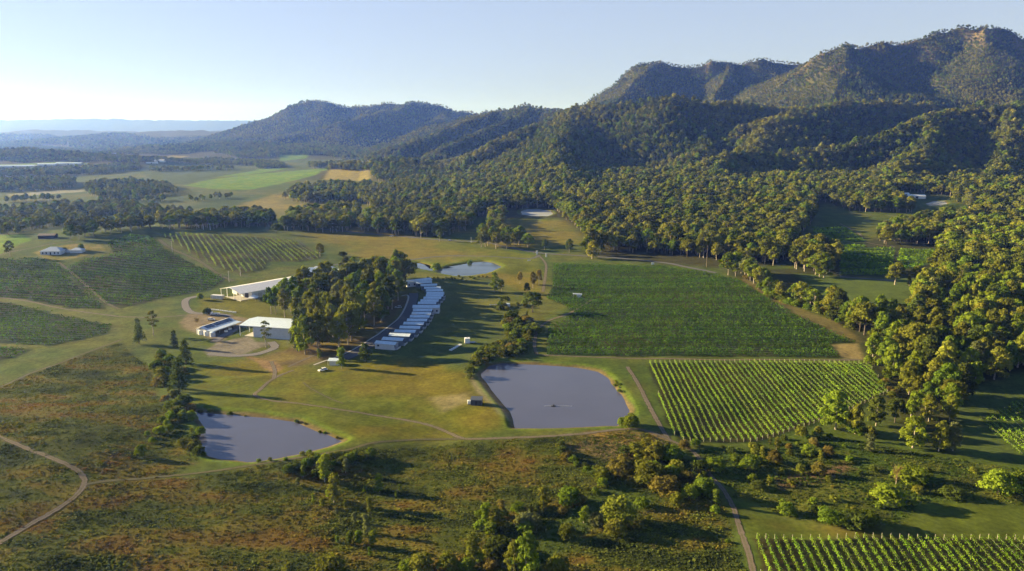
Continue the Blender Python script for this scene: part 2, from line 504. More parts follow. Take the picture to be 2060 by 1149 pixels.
area("knoll_top", [(66,508),(90,500),(150,490),(205,492),(212,505),(150,520),(95,526)])
area("green_gully", [(1105,1060),(1180,1000),(1230,975),(1330,1000),(1280,1030),(1180,1075),(1090,1149),(1040,1149)])
area("far_mead", [(600,470),(720,455),(860,480),(1030,440),(1130,440),(1185,490),(1070,500),(860,490),(690,500)])
area("forest_floor", [(870,400),(960,330),(1400,345),(1640,345),(1655,400),(1605,470),(1595,525),(1500,545),(1320,530),(1190,516),(1180,480),(1150,455),(1110,440),(1000,440),(870,430)])
area("right_woods", [(1450,545),(1600,540),(1760,480),(1900,440),(2060,400),(2300,400),(2300,740),(2060,745),(1940,820),(1900,905),(1830,890),(1740,720),(1690,650),(1560,590)])

# ------------------------------------------------------------------ the land: one sheet from below the camera to the horizon
def build_ground():
    d = np.concatenate([np.geomspace(75, 1500, 640), np.geomspace(1500, 5200, 210)[1:], np.geomspace(5200, 18500, 90)[1:]])
    u = np.concatenate([np.linspace(-1.75, -0.86, 40), np.linspace(-0.855, 0.855, 720), np.linspace(0.86, 1.75, 40)])
    D, U = np.meshgrid(d, u, indexing='ij')
    X = (U * D).ravel(); Y = D.ravel().copy()
    H = hgt(X, Y)
    n, m = D.shape
    idx = np.arange(n * m).reshape(n, m)
    F = np.stack([idx[:-1, :-1], idx[:-1, 1:], idx[1:, 1:], idx[1:, :-1]], -1).reshape(-1, 4)
    me = mesh_np("land", np.column_stack([X, Y, H]), F, [M_LAND], True)
    # colours of grass, soil and leaf litter, with some shade painted in
    c = lambda *v: np.array(v)
    n1 = fbm(X, Y, 60, 4, 101); n2 = fbm(X, Y, 14, 3, 111); n3 = fbm(X, Y, 190, 3, 121)
    N = len(X)
    lerp = lambda a, b, t: a + (b - a) * t[:, None]
    past = lerp(c(.070, .105, .024), c(.118, .125, .034), sstep(-.5, .6, n1 + .5 * n2))
    past = lerp(past, c(.07, .10, .03), sstep(.1, .7, n3) * .6)
    C = past.copy()
    rough = np.zeros(N)
    hills = hills_h(X, Y)
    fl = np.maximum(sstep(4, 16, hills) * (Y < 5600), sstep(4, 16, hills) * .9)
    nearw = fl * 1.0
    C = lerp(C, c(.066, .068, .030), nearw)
    # bare rock where the range is steep near its top
    rock = sstep(.52, .70, fbm(X, Y, 70, 3, 151) * .5 + .5) * sstep(230, 380, H) * .7
    C = lerp(C, c(.20, .15, .10), rock * (Y < 4000))
    def paint(name, col, soft=2.0, amt=1.0, wob=2.5, rgh=None):
        poly = AREAS[name] if name in AREAS else name
        mn, mx = poly.min(0) - soft * 3 - 8, poly.max(0) + soft * 3 + 8
        k = np.where((X > mn[0]) & (X < mx[0]) & (Y > mn[1]) & (Y < mx[1]))[0]
        if len(k) == 0: return
        sd = seg_sd(poly, X[k], Y[k]) + wob * n2[k]
        w = sstep(soft, -soft, sd) * amt
        cc = col(k) if callable(col) else np.broadcast_to(col, (len(k), 3))
        C[k] += (cc - C[k]) * w[:, None]
        if rgh is not None: rough[k] += (rgh - rough[k]) * w
    mix = lambda a, b, lo, hi, f: (lambda k: a + (b - a) * sstep(lo, hi, f[k])[:, None])
    green, gold = c(.110, .135, .022), c(.180, .150, .034)
    n4 = fbm(X, Y, 7, 3, 131); n5 = fbm(X, Y, 32, 4, 141)
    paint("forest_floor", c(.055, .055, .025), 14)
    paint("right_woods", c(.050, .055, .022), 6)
    paint("r_meadow", c(.085, .120, .032), 5)
    paint("far_mead", mix(green, gold, -.5, .5, n1), 12, .8)
    paint("lawn2", mix(c(.125, .140, .020), c(.18, .15, .030), -.4, .6, n1 + .6 * n2), 6)
    paint("lawn", mix(c(.100, .120, .015), c(.150, .128, .020), -.3, .6, n1 + .5 * n2), 5)
    paint("lawn3", c(.13, .13, .018), 3)
    paint("field", mix(c(.075, .105, .035), c(.13, .135, .04), -.3, .7, n5), 6)
    pt = np.zeros(N); nr_ = Y < 900; pt[nr_] = patch(X[nr_], Y[nr_])
    def dry(k):
        f = pt[k] + .25 * n4[k]
        a = c(.040, .052, .016) + (c(.075, .090, .019) - c(.040, .052, .016)) * sstep(-.55, -.15, f)[:, None]  # darkest green paints the shade of uneven ground into the grass
        a = a + (c(.125, .110, .024) - a) * sstep(-.1, .25, f)[:, None]
        return a + (c(.135, .086, .023) - a) * (sstep(.3, .7, f) * .85)[:, None]
    paint("rough_b", dry, 3, rgh=1.0)
    paint("rough_l", dry, 3, rgh=1.0)
    paint("green_gully", c(.060, .085, .022), 3, rgh=.6)
    paint("scrub_r", mix(c(.055, .090, .018), c(.105, .115, .024), -.3, .4, n5 + .5 * n4), 3, rgh=1.0)
    paint("slip", c(.19, .11, .085), 2, .8)
    paint("mown_r", mix(c(.085, .110, .020), c(.135, .115, .030), -.2, .6, n1 + .4 * n2), 2)
    paint("shade_r", c(.075, .105, .035), 3)
    paint("dam_face", mix(c(.25, .17, .11), c(.20, .13, .04), -.3, .4, n5), 3, .8)
    paint("dirt_grove", mix(c(.13, .095, .060), c(.17, .14, .05), -.3, .5, n5), 4)
    paint("soil_a", c(.24, .16, .10), 2)
    paint("yard", c(.20, .18, .18), 1.5); paint("yard2", c(.23, .18, .155), 2.5, .85)
    paint("bare", c(.30, .25, .17), 3, .6); paint("bank", c(.24, .20, .16), 1.6, .95)
    paint("pad", c(.15, .14, .07), 1.5); paint("corner", c(.24, .19, .10), 2); paint("edge_r", c(.150, .120, .058), 2.2, .8)
    for nm in ("v_big", "v_hill", "v_hill2", "v_hill3", "v_hill4"):
        paint(nm, mix(c(.026, .044, .016), c(.055, .055, .022), -.2, .6, n5), 1.5, .95)
    for nm in ("v_mid", "v_low"):
        paint(nm, mix(c(.035, .040, .018), c(.060, .052, .024), -.3, .5, n5), 1.0)  # soil darkened to paint in the shade between the vine rows
    paint("v_right", c(.07, .10, .028), 1.5)
    for nm in ("v_top",): paint(nm, mix(c(.075, .085, .035), c(.12, .11, .05), -.3, .5, n5), 2)
    for nm in ("v_r1", "v_r2", "v_r3"): paint(nm, c(.060, .105, .028), 2)
    for nm in ("bright", "bright2", "bright3", "bright4", "bright5", "bright6"):
        paint(nm, mix(c(.105, .200, .020), c(.16, .225, .03), -.3, .5, n2), 5 if nm != "bright6" else 2, .95, 4)
    paint("cliff", mix(c(.27, .21, .135), c(.13, .10, .06), -.1, .5, n2), 14, .9, 22); paint("cliff2", c(.22, .17, .11), 8, .9, 12)
    paint("straw3", c(.24, .21, .08), 8); paint("mead2", c(.070, .100, .036), 10); paint("pale_strip", c(.26, .26, .22), 4)  # the shaded meadow: its shade is painted in as bluish green
    paint("mead3", mix(c(.055, .085, .034), c(.10, .115, .04), -.3, .4, n1), 10); paint("mead4", c(.10, .14, .045), 5)  # the first meadow's shade is painted in as a darker green
    paint("straw", c(.26, .22, .075), 8); paint("straw2", mix(c(.16, .15, .05), c(.25, .20, .07), -.3, .4, n1), 12, .8)
    paint("knoll_top", mix(c(.16, .16, .045), c(.22, .18, .07), -.3, .4, n2), 2)
    for k, (poly, lev) in PONDS.items():
        sd = seg_sd(poly, X, Y) if False else None
        mn, mx = poly.min(0) - 14, poly.max(0) + 14
        kk = np.where((X > mn[0]) & (X < mx[0]) & (Y > mn[1]) & (Y < mx[1]))[0]
        s_ = seg_sd(poly, X[kk], Y[kk]) + 1.2 * n2[kk]
        w = sstep(2.6, .6, s_) * (.9 if k != "upper" else .5)
        C[kk] += (c(.17, .125, .08) - C[kk]) * w[:, None]
        w = sstep(7, 3, s_) * sstep(1.6, 3, s_) * .7
        C[kk] += (c(.115, .17, .025) - C[kk]) * w[:, None]
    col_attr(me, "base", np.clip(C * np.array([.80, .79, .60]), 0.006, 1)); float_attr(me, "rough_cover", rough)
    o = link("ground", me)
    tag(o, "grassy valley floor rising to a forested range", None, None, "structure")
    return o
ground = build_ground()

# ------------------------------------------------------------------ ponds
def water_mat(name, body_col, rough):
    m, n, l, out = new_mat(name)
    b = n.new("ShaderNodeBsdfPrincipled")
    b.inputs["Roughness"].default_value = rough
    b.inputs["IOR"].default_value = 1.33
    geo = n.new("ShaderNodeNewGeometry")
    t = n.new("ShaderNodeTexNoise"); t.inputs["Scale"].default_value = 0.04; t.inputs["Detail"].default_value = 3
    l.new(geo.outputs["Position"], t.inputs["Vector"])
    mr = n.new("ShaderNodeMapRange"); mr.inputs["To Min"].default_value = .85; mr.inputs["To Max"].default_value = 1.15
    l.new(t.outputs["Fac"], mr.inputs["Value"])
    sc = n.new("ShaderNodeVectorMath"); sc.operation = 'SCALE'; sc.inputs[0].default_value = body_col
    l.new(mr.outputs[0], sc.inputs["Scale"]); l.new(sc.outputs[0], b.inputs["Base Color"])
    w = n.new("ShaderNodeTexNoise"); w.inputs["Scale"].default_value = 0.9; w.inputs["Detail"].default_value = 3
    mp = n.new("ShaderNodeMapping"); mp.inputs["Scale"].default_value = (1, 2.2, 1)
    l.new(geo.outputs["Position"], mp.inputs[0]); l.new(mp.outputs[0], w.inputs["Vector"])
    # calm and wind-ruffled streaks
    ms = n.new("ShaderNodeMapping"); ms.inputs["Scale"].default_value = (.012, .075, 1)
    st = n.new("ShaderNodeTexNoise"); st.inputs["Scale"].default_value = 1.0; st.inputs["Detail"].default_value = 4
    l.new(geo.outputs["Position"], ms.inputs[0]); l.new(ms.outputs[0], st.inputs["Vector"])
    rf = n.new("ShaderNodeMapRange"); rf.inputs["From Min"].default_value = .42; rf.inputs["From Max"].default_value = .6
    rf.inputs["To Min"].default_value = rough * .4; rf.inputs["To Max"].default_value = rough * 5
    l.new(st.outputs["Fac"], rf.inputs["Value"]); l.new(rf.outputs[0], b.inputs["Roughness"])
    bp = n.new("ShaderNodeBump"); bp.inputs["Strength"].default_value = .14; bp.inputs["Distance"].default_value = .12
    l.new(w.outputs["Fac"], bp.inputs["Height"]); l.new(bp.outputs[0], b.inputs["Normal"])
    l.new(b.outputs[0], out.inputs[0])
    return m
M_MUD_SKY = water_mat("muddy_sky_blue_water", (.075, .078, .115), .04)  # mud tone with the sky's blue reflection mixed into the colour
M_CLEAR = water_mat("clear_water", (.045, .06, .07), .05)
M_SKYWHITE = water_mat("sky_white_water", (.50, .53, .56), .05)  # pale colour painted in for bright sky reflected on the water
POND_LABEL = {
 "left": "muddy lilac brown pond beside the scrubby creek with a track along its near bank",
 "right": "large muddy lilac pond with a pump float, beside the striped vineyard",
 "upper": "small blue pond with two bushes on its edge behind the curved row of cabins",
 "far": "small pond painted white for reflected sky, at the edge of the forest beyond the road",
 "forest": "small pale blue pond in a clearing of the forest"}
for k, (poly, lev) in PONDS.items():
    ctr = poly.mean(0)
    v = poly - ctr
    big = ctr + v * (1 + 5.0 / np.linalg.norm(v, axis=1))[:, None]
    V = np.column_stack([big, np.full(len(big), lev)])
    V = np.vstack([V, [ctr[0], ctr[1], lev]])
    nn = len(big)
    F = np.array([[i, (i + 1) % nn, nn] for i in range(nn)])
    o = link("pond", mesh_np("pond_water", V, F, [M_MUD_SKY if k in ("left", "right") else M_CLEAR if k == "upper" else M_SKYWHITE]))
    tag(o, POND_LABEL[k], None, None, "structure")

# ------------------------------------------------------------------ tracks and roads
def smooth_line(P, step):
    P = np.asarray(P, float)
    out = []
    n = len(P)
    for i in range(n - 1):
        p0, p1, p2, p3 = P[max(i - 1, 0)], P[i], P[i + 1], P[min(i + 2, n - 1)]
        L = max(2, int(np.linalg.norm(p2 - p1) / step))
        for t in np.arange(L) / L:
            out.append(0.5 * ((2 * p1) + (-p0 + p2) * t + (2 * p0 - 5 * p1 + 4 * p2 - p3) * t * t + (-p0 + 3 * p1 - 3 * p2 + p3) * t ** 3))
    out.append(P[-1])
    return np.array(out)

def track_mat(name, col, mid, edge=0.5, ruts=True):
    m, n, l, out = new_mat(name)
    b = n.new("ShaderNodeBsdfPrincipled"); b.inputs["Roughness"].default_value = .95; b.inputs["Specular IOR Level"].default_value = .1
    u = n.new("ShaderNodeAttribute"); u.attribute_name = "across"
    geo = n.new("ShaderNodeNewGeometry")
    t = n.new("ShaderNodeTexNoise"); t.inputs["Scale"].default_value = .5; t.inputs["Detail"].default_value = 4
    t2 = n.new("ShaderNodeTexNoise"); t2.inputs["Scale"].default_value = 1.7; t2.inputs["Detail"].default_value = 3
    l.new(geo.outputs["Position"], t.inputs["Vector"]); l.new(geo.outputs["Position"], t2.inputs["Vector"])
    ab = n.new("ShaderNodeMath"); ab.operation = 'ABSOLUTE'; l.new(u.outputs["Fac"], ab.inputs[0])
    # grass strip between the wheel ruts
    md = n.new("ShaderNodeMapRange"); md.inputs["From Min"].default_value = .05; md.inputs["From Max"].default_value = .30
    md.inputs["To Min"].default_value = .85 if ruts else 0.0; md.inputs["To Max"].default_value = 0
    l.new(ab.outputs[0], md.inputs["Value"])
    mn = n.new("ShaderNodeMath"); mn.operation = 'MULTIPLY'; l.new(md.outputs[0], mn.inputs[0])
    rr = n.new("ShaderNodeMapRange"); rr.inputs["From Min"].default_value = .35; rr.inputs["From Max"].default_value = .6
    l.new(t.outputs["Fac"], rr.inputs["Value"]); l.new(rr.outputs[0], mn.inputs[1])
    mix = n.new("ShaderNodeMix"); mix.data_type = 'RGBA'
    mix.inputs["A"].default_value = (*col, 1); mix.inputs["B"].default_value = (*mid, 1)
    l.new(mn.outputs[0], mix.inputs["Factor"])
    v = n.new("ShaderNodeMapRange"); v.inputs["To Min"].default_value = .7; v.inputs["To Max"].default_value = 1.3
    l.new(t2.outputs["Fac"], v.inputs["Value"])
    sc = n.new("ShaderNodeVectorMath"); sc.operation = 'SCALE'
    l.new(mix.outputs["Result"], sc.inputs[0]); l.new(v.outputs[0], sc.inputs["Scale"])
    l.new(sc.outputs[0], b.inputs["Base Color"])
    # broken edges
    sb = n.new("ShaderNodeMath"); sb.operation = 'MULTIPLY_ADD'; sb.inputs[1].default_value = edge; 
    l.new(t.outputs["Fac"], sb.inputs[0]); l.new(ab.outputs[0], sb.inputs[2])
    th = n.new("ShaderNodeMapRange"); th.inputs["From Min"].default_value = .78 + edge * .3; th.inputs["From Max"].default_value = .98 + edge * .3
    th.inputs["To Min"].default_value = 1; th.inputs["To Max"].default_value = 0
    l.new(sb.outputs[0], th.inputs["Value"])
    tr = n.new("ShaderNodeBsdfTransparent"); ms = n.new("ShaderNodeMixShader")
    l.new(th.outputs[0], ms.inputs[0]); l.new(tr.outputs[0], ms.inputs[1]); l.new(b.outputs[0], ms.inputs[2])
    l.new(ms.outputs[0], out.inputs[0])
    return m
M_TRACK = track_mat("dirt_track", (.130, .105, .080), (.085, .085, .028), .95)
M_GRASSY = track_mat("grassy_track", (.095, .085, .045), (.075, .08, .022), .95)
M_ROAD = track_mat("asphalt", (.10, .10, .105), (.10, .10, .105), .15, False)
M_GRAVEL = track_mat("gravel", (.15, .14, .14), (.15, .14, .14), .35, False)
M_PATH = track_mat("concrete_path", (.36, .34, .32), (.36, .34, .32), .1, False)

def ribbon(name, px, width, mat, label, lift=0.10, world=None):
    P = smooth_line(GP(px) if world is None else world, 3.0)
    T = np.gradient(P, axis=0); T /= np.linalg.norm(T, axis=1)[:, None] + 1e-9
    Nn = np.column_stack([-T[:, 1], T[:, 0]])
    us = np.linspace(-1, 1, 7)
    V, A = [], []
    Q = P[:, None, :] + Nn[:, None, :] * (us * width / 2)[None, :, None]
    Hh = hgt(Q[..., 0].ravel(), Q[..., 1].ravel()).reshape(Q.shape[:2])
    Hh = np.maximum(Hh, Hh.mean(1)[:, None] - .1) + lift
    V = np.concatenate([Q, Hh[..., None]], -1).reshape(-1, 3)
    n, m = Q.shape[:2]
    idx = np.arange(n * m).reshape(n, m)
    F = np.stack([idx[:-1, :-1], idx[1:, :-1], idx[1:, 1:], idx[:-1, 1:]], -1).reshape(-1, 4)
    me = mesh_np(name, V, F, [mat], True)
    float_attr(me, "across", np.tile(us, n))
    o = link(name, me)
    tag(o, label, None, None, "structure")
    return P
TR = []
def trk(*a, **k):
    if a[3] in (M_TRACK, M_GRASSY): a = (*a[:2], a[2] * .64, *a[3:])
    TR.append((ribbon(*a, **k), a[2]))
trk("track", [(-120,838),(0,880),(60,905),(120,928),(155,946),(171,966),(160,990),(130,1015),(70,1050),(0,1092),(-120,1165)], 4.2, M_TRACK, "two rut dirt track curving through the dry grass at the left edge")
trk("track", [(171,976),(200,970),(260,965),(350,957),(430,948),(520,934),(600,921),(700,905),(740,893),(816,886),(880,884),(935,883)], 3.6, M_GRASSY, "faint grassy track along the near bank of the left pond")
trk("track", [(590,745),(550,762),(521,786),(513,796),(544,806),(600,812),(680,824),(760,837),(830,848),(880,861),(910,874),(935,883),(1000,882),(1100,878),(1180,872),(1260,863),(1305,868),(1345,885),(1390,905),(1415,935),(1430,958),(1455,985),(1475,1020),(1490,1070),(1505,1110),(1515,1149),(1530,1230)], 4.0, M_TRACK, "dirt track from the sheds past the large pond down to the lower vineyard")
trk("track", [(1262,738),(1285,775),(1305,815),(1325,852),(1345,885)], 4.5, M_TRACK, "dirt track between the large pond and the striped vineyard")
trk("track", [(1195,600),(1150,628),(1105,645),(1084,662),(1075,690),(1080,714)], 4.5, M_TRACK, "dirt track round the lower left corner of the large vineyard")
trk("track", [(1086,516),(1098,532),(1097,556),(1092,588)], 5.0, M_TRACK, "short dirt track from the gate down the side of the large vineyard")
trk("track", [(1080,714),(1200,719),(1300,722),(1500,724),(1735,724)], 4.0, M_TRACK, "straight dirt track between the large vineyard and the striped vineyard")
trk("track", [(-100,590),(0,599),(60,607),(120,620),(200,632),(262,638),(330,638),(372,634)], 4.5, M_TRACK, "pale track between the hillside vineyards running to the farmyard")
trk("track", [(-60,800),(0,779),(60,752),(130,727),(200,700),(245,683)], 4.0, M_GRASSY, "dark grassy track below the hillside vineyards")
trk("track", [(-60,545),(0,513),(60,500),(110,490),(150,486)], 4.5, M_TRACK, "pale driveway up to the hilltop house")
trk("track", [(240,622),(215,610),(180,580),(140,545),(118,528)], 6.0, M_GRASSY, "grassy gap running down between the two hillside vineyards")
trk("track", [(320,482),(345,500),(400,525),(440,552),(470,566)], 8.0, M_GRASSY, "grassy headland along the side of the upper vineyard")
trk("track", [(484,548),(486,555),(520,556)], 4.0, M_GRASSY, "worn strip at the foot of the upper vineyard")
trk("track", [(545,727),(553,748),(550,762)], 4.5, M_TRACK, "worn dirt spur from the yard to the track")
trk("track", [(1690,450),(1728,470),(1745,488),(1800,497)], 4.5, M_TRACK, "curving dirt track beside the vineyard in the forest clearing")
trk("road", [(640,460),(740,470),(800,475),(900,484),(970,487),(1020,497),(1085,509),(1172,515),(1250,520),(1330,528),(1395,540),(1440,549)], 6.5, M_ROAD, "grey country road along the forest edge beyond the ponds")
trk("road", [(1085,513),(1070,520),(1030,519),(986,516),(930,515),(884,516),(840,521),(809,525),(780,527),(700,530),(640,536)], 5.0, M_ROAD, "narrow grey driveway from the road past the small blue pond")
trk("road", [(690,722),(713,712),(743,695),(787,665),(816,638),(830,605),(832,590)], 8.5, M_ROAD, "dark asphalt lane between the grove and the curved row of cabins", lift=.12)
trk("path", [(631,735),(665,723),(698,710),(733,691),(777,661),(806,635),(821,603),(819,594),(808,596)], 1.5, M_PATH, "pale concrete edging along the lane beside the grove", lift=.20)
trk("road", [(466,636),(420,631),(390,630),(376,622),(372,608),(380,600),(400,596)], 6.0, M_GRAVEL, "curving grey gravel drive from the farmyard to the long white shed")
trk("road", [(545,688),(552,700),(520,712),(470,716),(420,712)], 6.0, M_GRAVEL, "grey gravel loop in front of the blue roofed shed", lift=.14)
trk("track", [(430,688),(455,672),(480,658),(500,646)], 6.0, M_GRAVEL, "grey gravel lane between the two sheds", lift=.14)
trk("road", [(1690,557),(1760,562),(1800,565)], 7.0, M_ROAD, "grey road strip behind the trees of the right creek")
trk("road", [(1960,596),(2010,600),(2080,606)], 6.0, M_ROAD, "short stretch of grey road at the right edge among the trees")
trk("track", [(580,738),(620,720),(640,712)], 4.0, M_TRACK, "dirt track along the front of the grove")
trk("track", [(610,770),(640,790),(690,812)], 2.4, M_GRASSY, "faint mown wheel line across the lawn")

# ------------------------------------------------------------------ haze over the whole valley
bm = bmesh.new()
bmesh.ops.create_cube(bm, size=1.0)
hz = bpy.data.meshes.new("haze"); bm.to_mesh(hz); bm.free()
hx = link("haze", hz)
hx.scale = (70000, 20000, 760); hx.location = (0, 9000, 340)
tag(hx, "thin morning haze lying over the valley", None, None, "stuff")
m_, n_, l_, out_ = new_mat("haze")
pv = n_.new("ShaderNodeVolumePrincipled")
pv.inputs["Color"].default_value = (0.13, 0.26, 0.95, 1)
pv.inputs["Absorption Color"].default_value = (1, 1, 1, 1)
pv.inputs["Density"].default_value = 0.85e-4
pv.inputs["Anisotropy"].default_value = 0.42
l_.new(pv.outputs[0], out_.inputs["Volume"])
hz.materials.append(m_)
m_.cycles.homogeneous_volume = True if hasattr(m_.cycles, "homogeneous_volume") else None

# ------------------------------------------------------------------ plants
def cards(P, Nrm, size, asp=0.8, r=None):
    """one leaf-spray quad per point, facing along Nrm"""
    r = r or rng
    N = Nrm / (np.linalg.norm(Nrm, axis=1)[:, None] + 1e-9)
    a = np.cross(N, r.normal(size=N.shape)); a /= np.linalg.norm(a, axis=1)[:, None] + 1e-9
    b = np.cross(N, a)
    s = size * r.uniform(.6, 1.35, len(P))
    a = a * (s * .5)[:, None]; b = b * (s * .5 * asp)[:, None]
    bend = N * (s * .12)[:, None]
    V = np.stack([P - a - b * .4, P - b + bend, P + a - b * .1, P + b + bend], 1).reshape(-1, 3)
    F = np.arange(len(V)).reshape(-1, 4)
    return V, F

def tube(p0, p1, r0, r1, k=5):
    p0, p1 = np.array(p0, float), np.array(p1, float)
    d = p1 - p0; d /= np.linalg.norm(d) + 1e-9
    a = np.cross(d, [0.3, 1, 0.2]); a /= np.linalg.norm(a); b = np.cross(d, a)
    th = np.arange(k) / k * 2 * math.pi
    ring = np.cos(th)[:, None] * a + np.sin(th)[:, None] * b
    V = np.vstack([p0 + ring * r0, p1 + ring * r1])
    F = np.array([[i, (i + 1) % k, k + (i + 1) % k, k + i] for i in range(k)])
    return V, F

class Acc:
    def __init__(s): s.V, s.F, s.T, s.n = [], [], [], 0
    def add(s, V, F, tone=1.0):
        s.V.append(V); s.F.append(np.asarray(F) + s.n); s.n += len(V)
        s.T.append(np.full(len(V), tone) if np.isscalar(tone) else tone)
    def get(s): return np.vstack(s.V), np.vstack(s.F), np.concatenate(s.T)

def plant(kind, seed, detail=1.0, card=0.7):
    """unit-ish plants in metres: returns crown accumulator, trunk accumulator, height"""
    r = np.random.default_rng(seed)
    crown, trunk = Acc(), Acc()
    blobs = []
    if kind in ("gum", "full"):   # eucalypt with several separate leaf heads: on a clear trunk, or leafy nearly to the ground
        H, Rr, z0, nb = 18.0, 5.2, .30 if kind == "gum" else .10, int((14 if kind == "gum" else 18) + r.integers(0, 4))
        lean = r.normal(0, .6, 2)
        for i in range(nb):
            t = (i + .5) / nb
            an = i * 2.4 + r.uniform(-.5, .5); z = H * (z0 + (1 - z0) * (t ** .8) * .90)
            prof = math.sin(math.pi * min(1, .22 + .78 * t) ** 1.0) ** .6
            rad = Rr * prof * r.uniform(.35, .95)
            rb = r.uniform(1.7, 2.7) * (1 - .25 * t)
            blobs.append((np.array([math.cos(an) * rad + lean[0] * t, math.sin(an) * rad + lean[1] * t, z]), rb, r.uniform(.72, .95)))
        rt = .34
    elif kind == "wide":       # low broad crown
        H, Rr, nb = 13.0, 6.2, 15
        lean = np.zeros(2)
        for i in range(nb):
            t = (i + .5) / nb; an = i * 2.4 + r.uniform(-.5, .5)
            z = H * (.30 + .62 * math.sqrt(t)); rad = Rr * math.sqrt(1 - t * .92) * r.uniform(.55, .95)
            blobs.append((np.array([math.cos(an) * rad, math.sin(an) * rad, z]), r.uniform(1.7, 2.6), r.uniform(.65, .9)))
        rt = .32
    elif kind == "oak":        # she-oak: dense dark column reaching the ground
        H, nb = 16.0, 17; lean = np.zeros(2)
        for i in range(nb):
            t = (i + .3) / nb; an = i * 2.4
            rad = 2.3 * (1 - .75 * t) * r.uniform(.4, 1)
            blobs.append((np.array([math.cos(an) * rad, math.sin(an) * rad, H * (.10 + .86 * t)]), r.uniform(1.5, 2.1) * (1.1 - .6 * t), r.uniform(1.1, 1.5)))
        rt = .25
    elif kind == "tall":       # narrow young gum
        H, nb = 9.0, 11; lean = r.normal(0, .3, 2)
        for i in range(nb):
            t = (i + .3) / nb; an = i * 2.4
            rad = 1.15 * (1 - .45 * t) * r.uniform(.2, 1)
            blobs.append((np.array([math.cos(an) * rad + lean[0] * t, math.sin(an) * rad + lean[1] * t, H * (.12 + .84 * t)]), r.uniform(.7, 1.15), r.uniform(.8, 1.2)))
        rt = .12
    elif kind == "bush":       # rounded shrub
        H, nb = 5.0, 13; lean = np.zeros(2)
        for i in range(nb):
            t = (i + .5) / nb; an = i * 2.4
            rad = 2.4 * math.sqrt(max(0, 1 - (t * .95) ** 2)) * r.uniform(.6, .9)
            blobs.append((np.array([math.cos(an) * rad, math.sin(an) * rad, H * (.16 + .62 * t)]), r.uniform(.95, 1.45), r.uniform(.7, .95)))
        rt = .14
    elif kind == "thin":       # sparse see-through gum
        H, nb = 16.0, 12; lean = r.normal(0, .4, 2)
        for i in range(nb):
            t = (i + .5) / nb; an = i * 2.4
            rad = 2.6 * math.sin(math.pi * (.15 + .8 * t)) * r.uniform(.5, 1)
            blobs.append((np.array([math.cos(an) * rad, math.sin(an) * rad, H * (.36 + .6 * t)]), r.uniform(.8, 1.3), r.uniform(.6, .9)))
        rt = .22
    elif kind == "willow":     # low weeping mound
        H, nb = 5.0, 16; lean = np.zeros(2)
        for i in range(nb):
            t = (i + .5) / nb; an = i * 2.4
            rad = 3.0 * math.sqrt(1 - t * .9) * r.uniform(.6, .95)
            blobs.append((np.array([math.cos(an) * rad, math.sin(an) * rad * .8, H * (.22 + .6 * t)]), r.uniform(1.0, 1.5), r.uniform(1.1, 1.5)))
        rt = .2
    else:                      # dead: bare twigs
        H, nb, lean = 8.0, 0, np.zeros(2); rt = .12
    n_per = int((95 if kind in ("gum", "wide", "full") else 80) * detail)
    for c, rb, sq in blobs:
        n = max(8, int(n_per * (rb / (2.0 if kind in ("gum", "wide", "oak", "full") else 1.1 if kind != "tall" else .9)) ** 2))
        v = r.normal(size=(n, 3)); v /= np.linalg.norm(v, axis=1)[:, None]
        v[:, 2] = np.where(v[:, 2] < -.35, -v[:, 2], v[:, 2])
        lump = 1 + .28 * np.sin(v[:, 0] * 4 + rb * 9) * np.sin(v[:, 1] * 5 + rb * 5)
        p = c + v * (rb * lump * r.uniform(.62, 1.08, n))[:, None] * np.array([1, 1, sq])
        nrm = v + r.normal(0, .52, (n, 3)) + np.array([0, 0, .15])
        if kind == "willow": nrm[:, 2] *= .4
        V, F = cards(p, nrm, card, 1.0 if kind != "willow" else 1.8, r)
        crown.add(V, F, r.uniform(.74, 1.26))
        top = np.array([lean[0] * .5, lean[1] * .5, 0]) + np.array([0, 0, c[2] * .68])
        if kind in ("gum", "wide", "thin") and detail > .5:
            V, F = tube(top, c - np.array([0, 0, rb * .2]), rt * .42, rt * .14, 4); trunk.add(V, F)
    zt = H * (.78 if kind not in ("bush", "willow") else .45)
    zs = np.linspace(0, zt, 4); rr = np.interp(zs, [0, zt], [rt, rt * .35])
    for i in range(3):
        q = lambda z: np.array([lean[0] * .5 * z / zt, lean[1] * .5 * z / zt, z - (.5 if z == 0 else 0)])
        V, F = tube(q(zs[i]), q(zs[i + 1]), rr[i] * (1.25 if i == 0 else 1), rr[i + 1], 6); trunk.add(V, F)
    if kind == "dead":
        for i in range(46):
            z = H * r.uniform(.15, .8); an = i * 2.4
            e = np.array([math.cos(an) * r.uniform(.6, 1.9), math.sin(an) * r.uniform(.6, 1.9), min(H, z + r.uniform(.6, 2.2))])
            V, F = tube((0, 0, z), e, .07, .02, 3)
            (crown).add(V, F, r.uniform(.8, 1.2))
            for k in range(3):
                e2 = e + r.normal(0, .5, 3) + np.array([0, 0, .4]); V, F = tube(e * (.6) + np.array([0, 0, z * .4]), e2, .04, .015, 3); crown.add(V, F, r.uniform(.8, 1.2))
    return crown, trunk, H

def crown_mesh(crown, name, mat=None):
    V, F, T = crown.get()
    me = mesh_np(name, V, F, [mat or M_LEAF]); float_attr(me, "tone", T); col_attr(me, "tint", np.ones((len(V), 3)))
    return me
def trunk_mesh(trunk, name, mat):
    V, F, T = trunk.get(); return mesh_np(name, V, F, [mat], True)

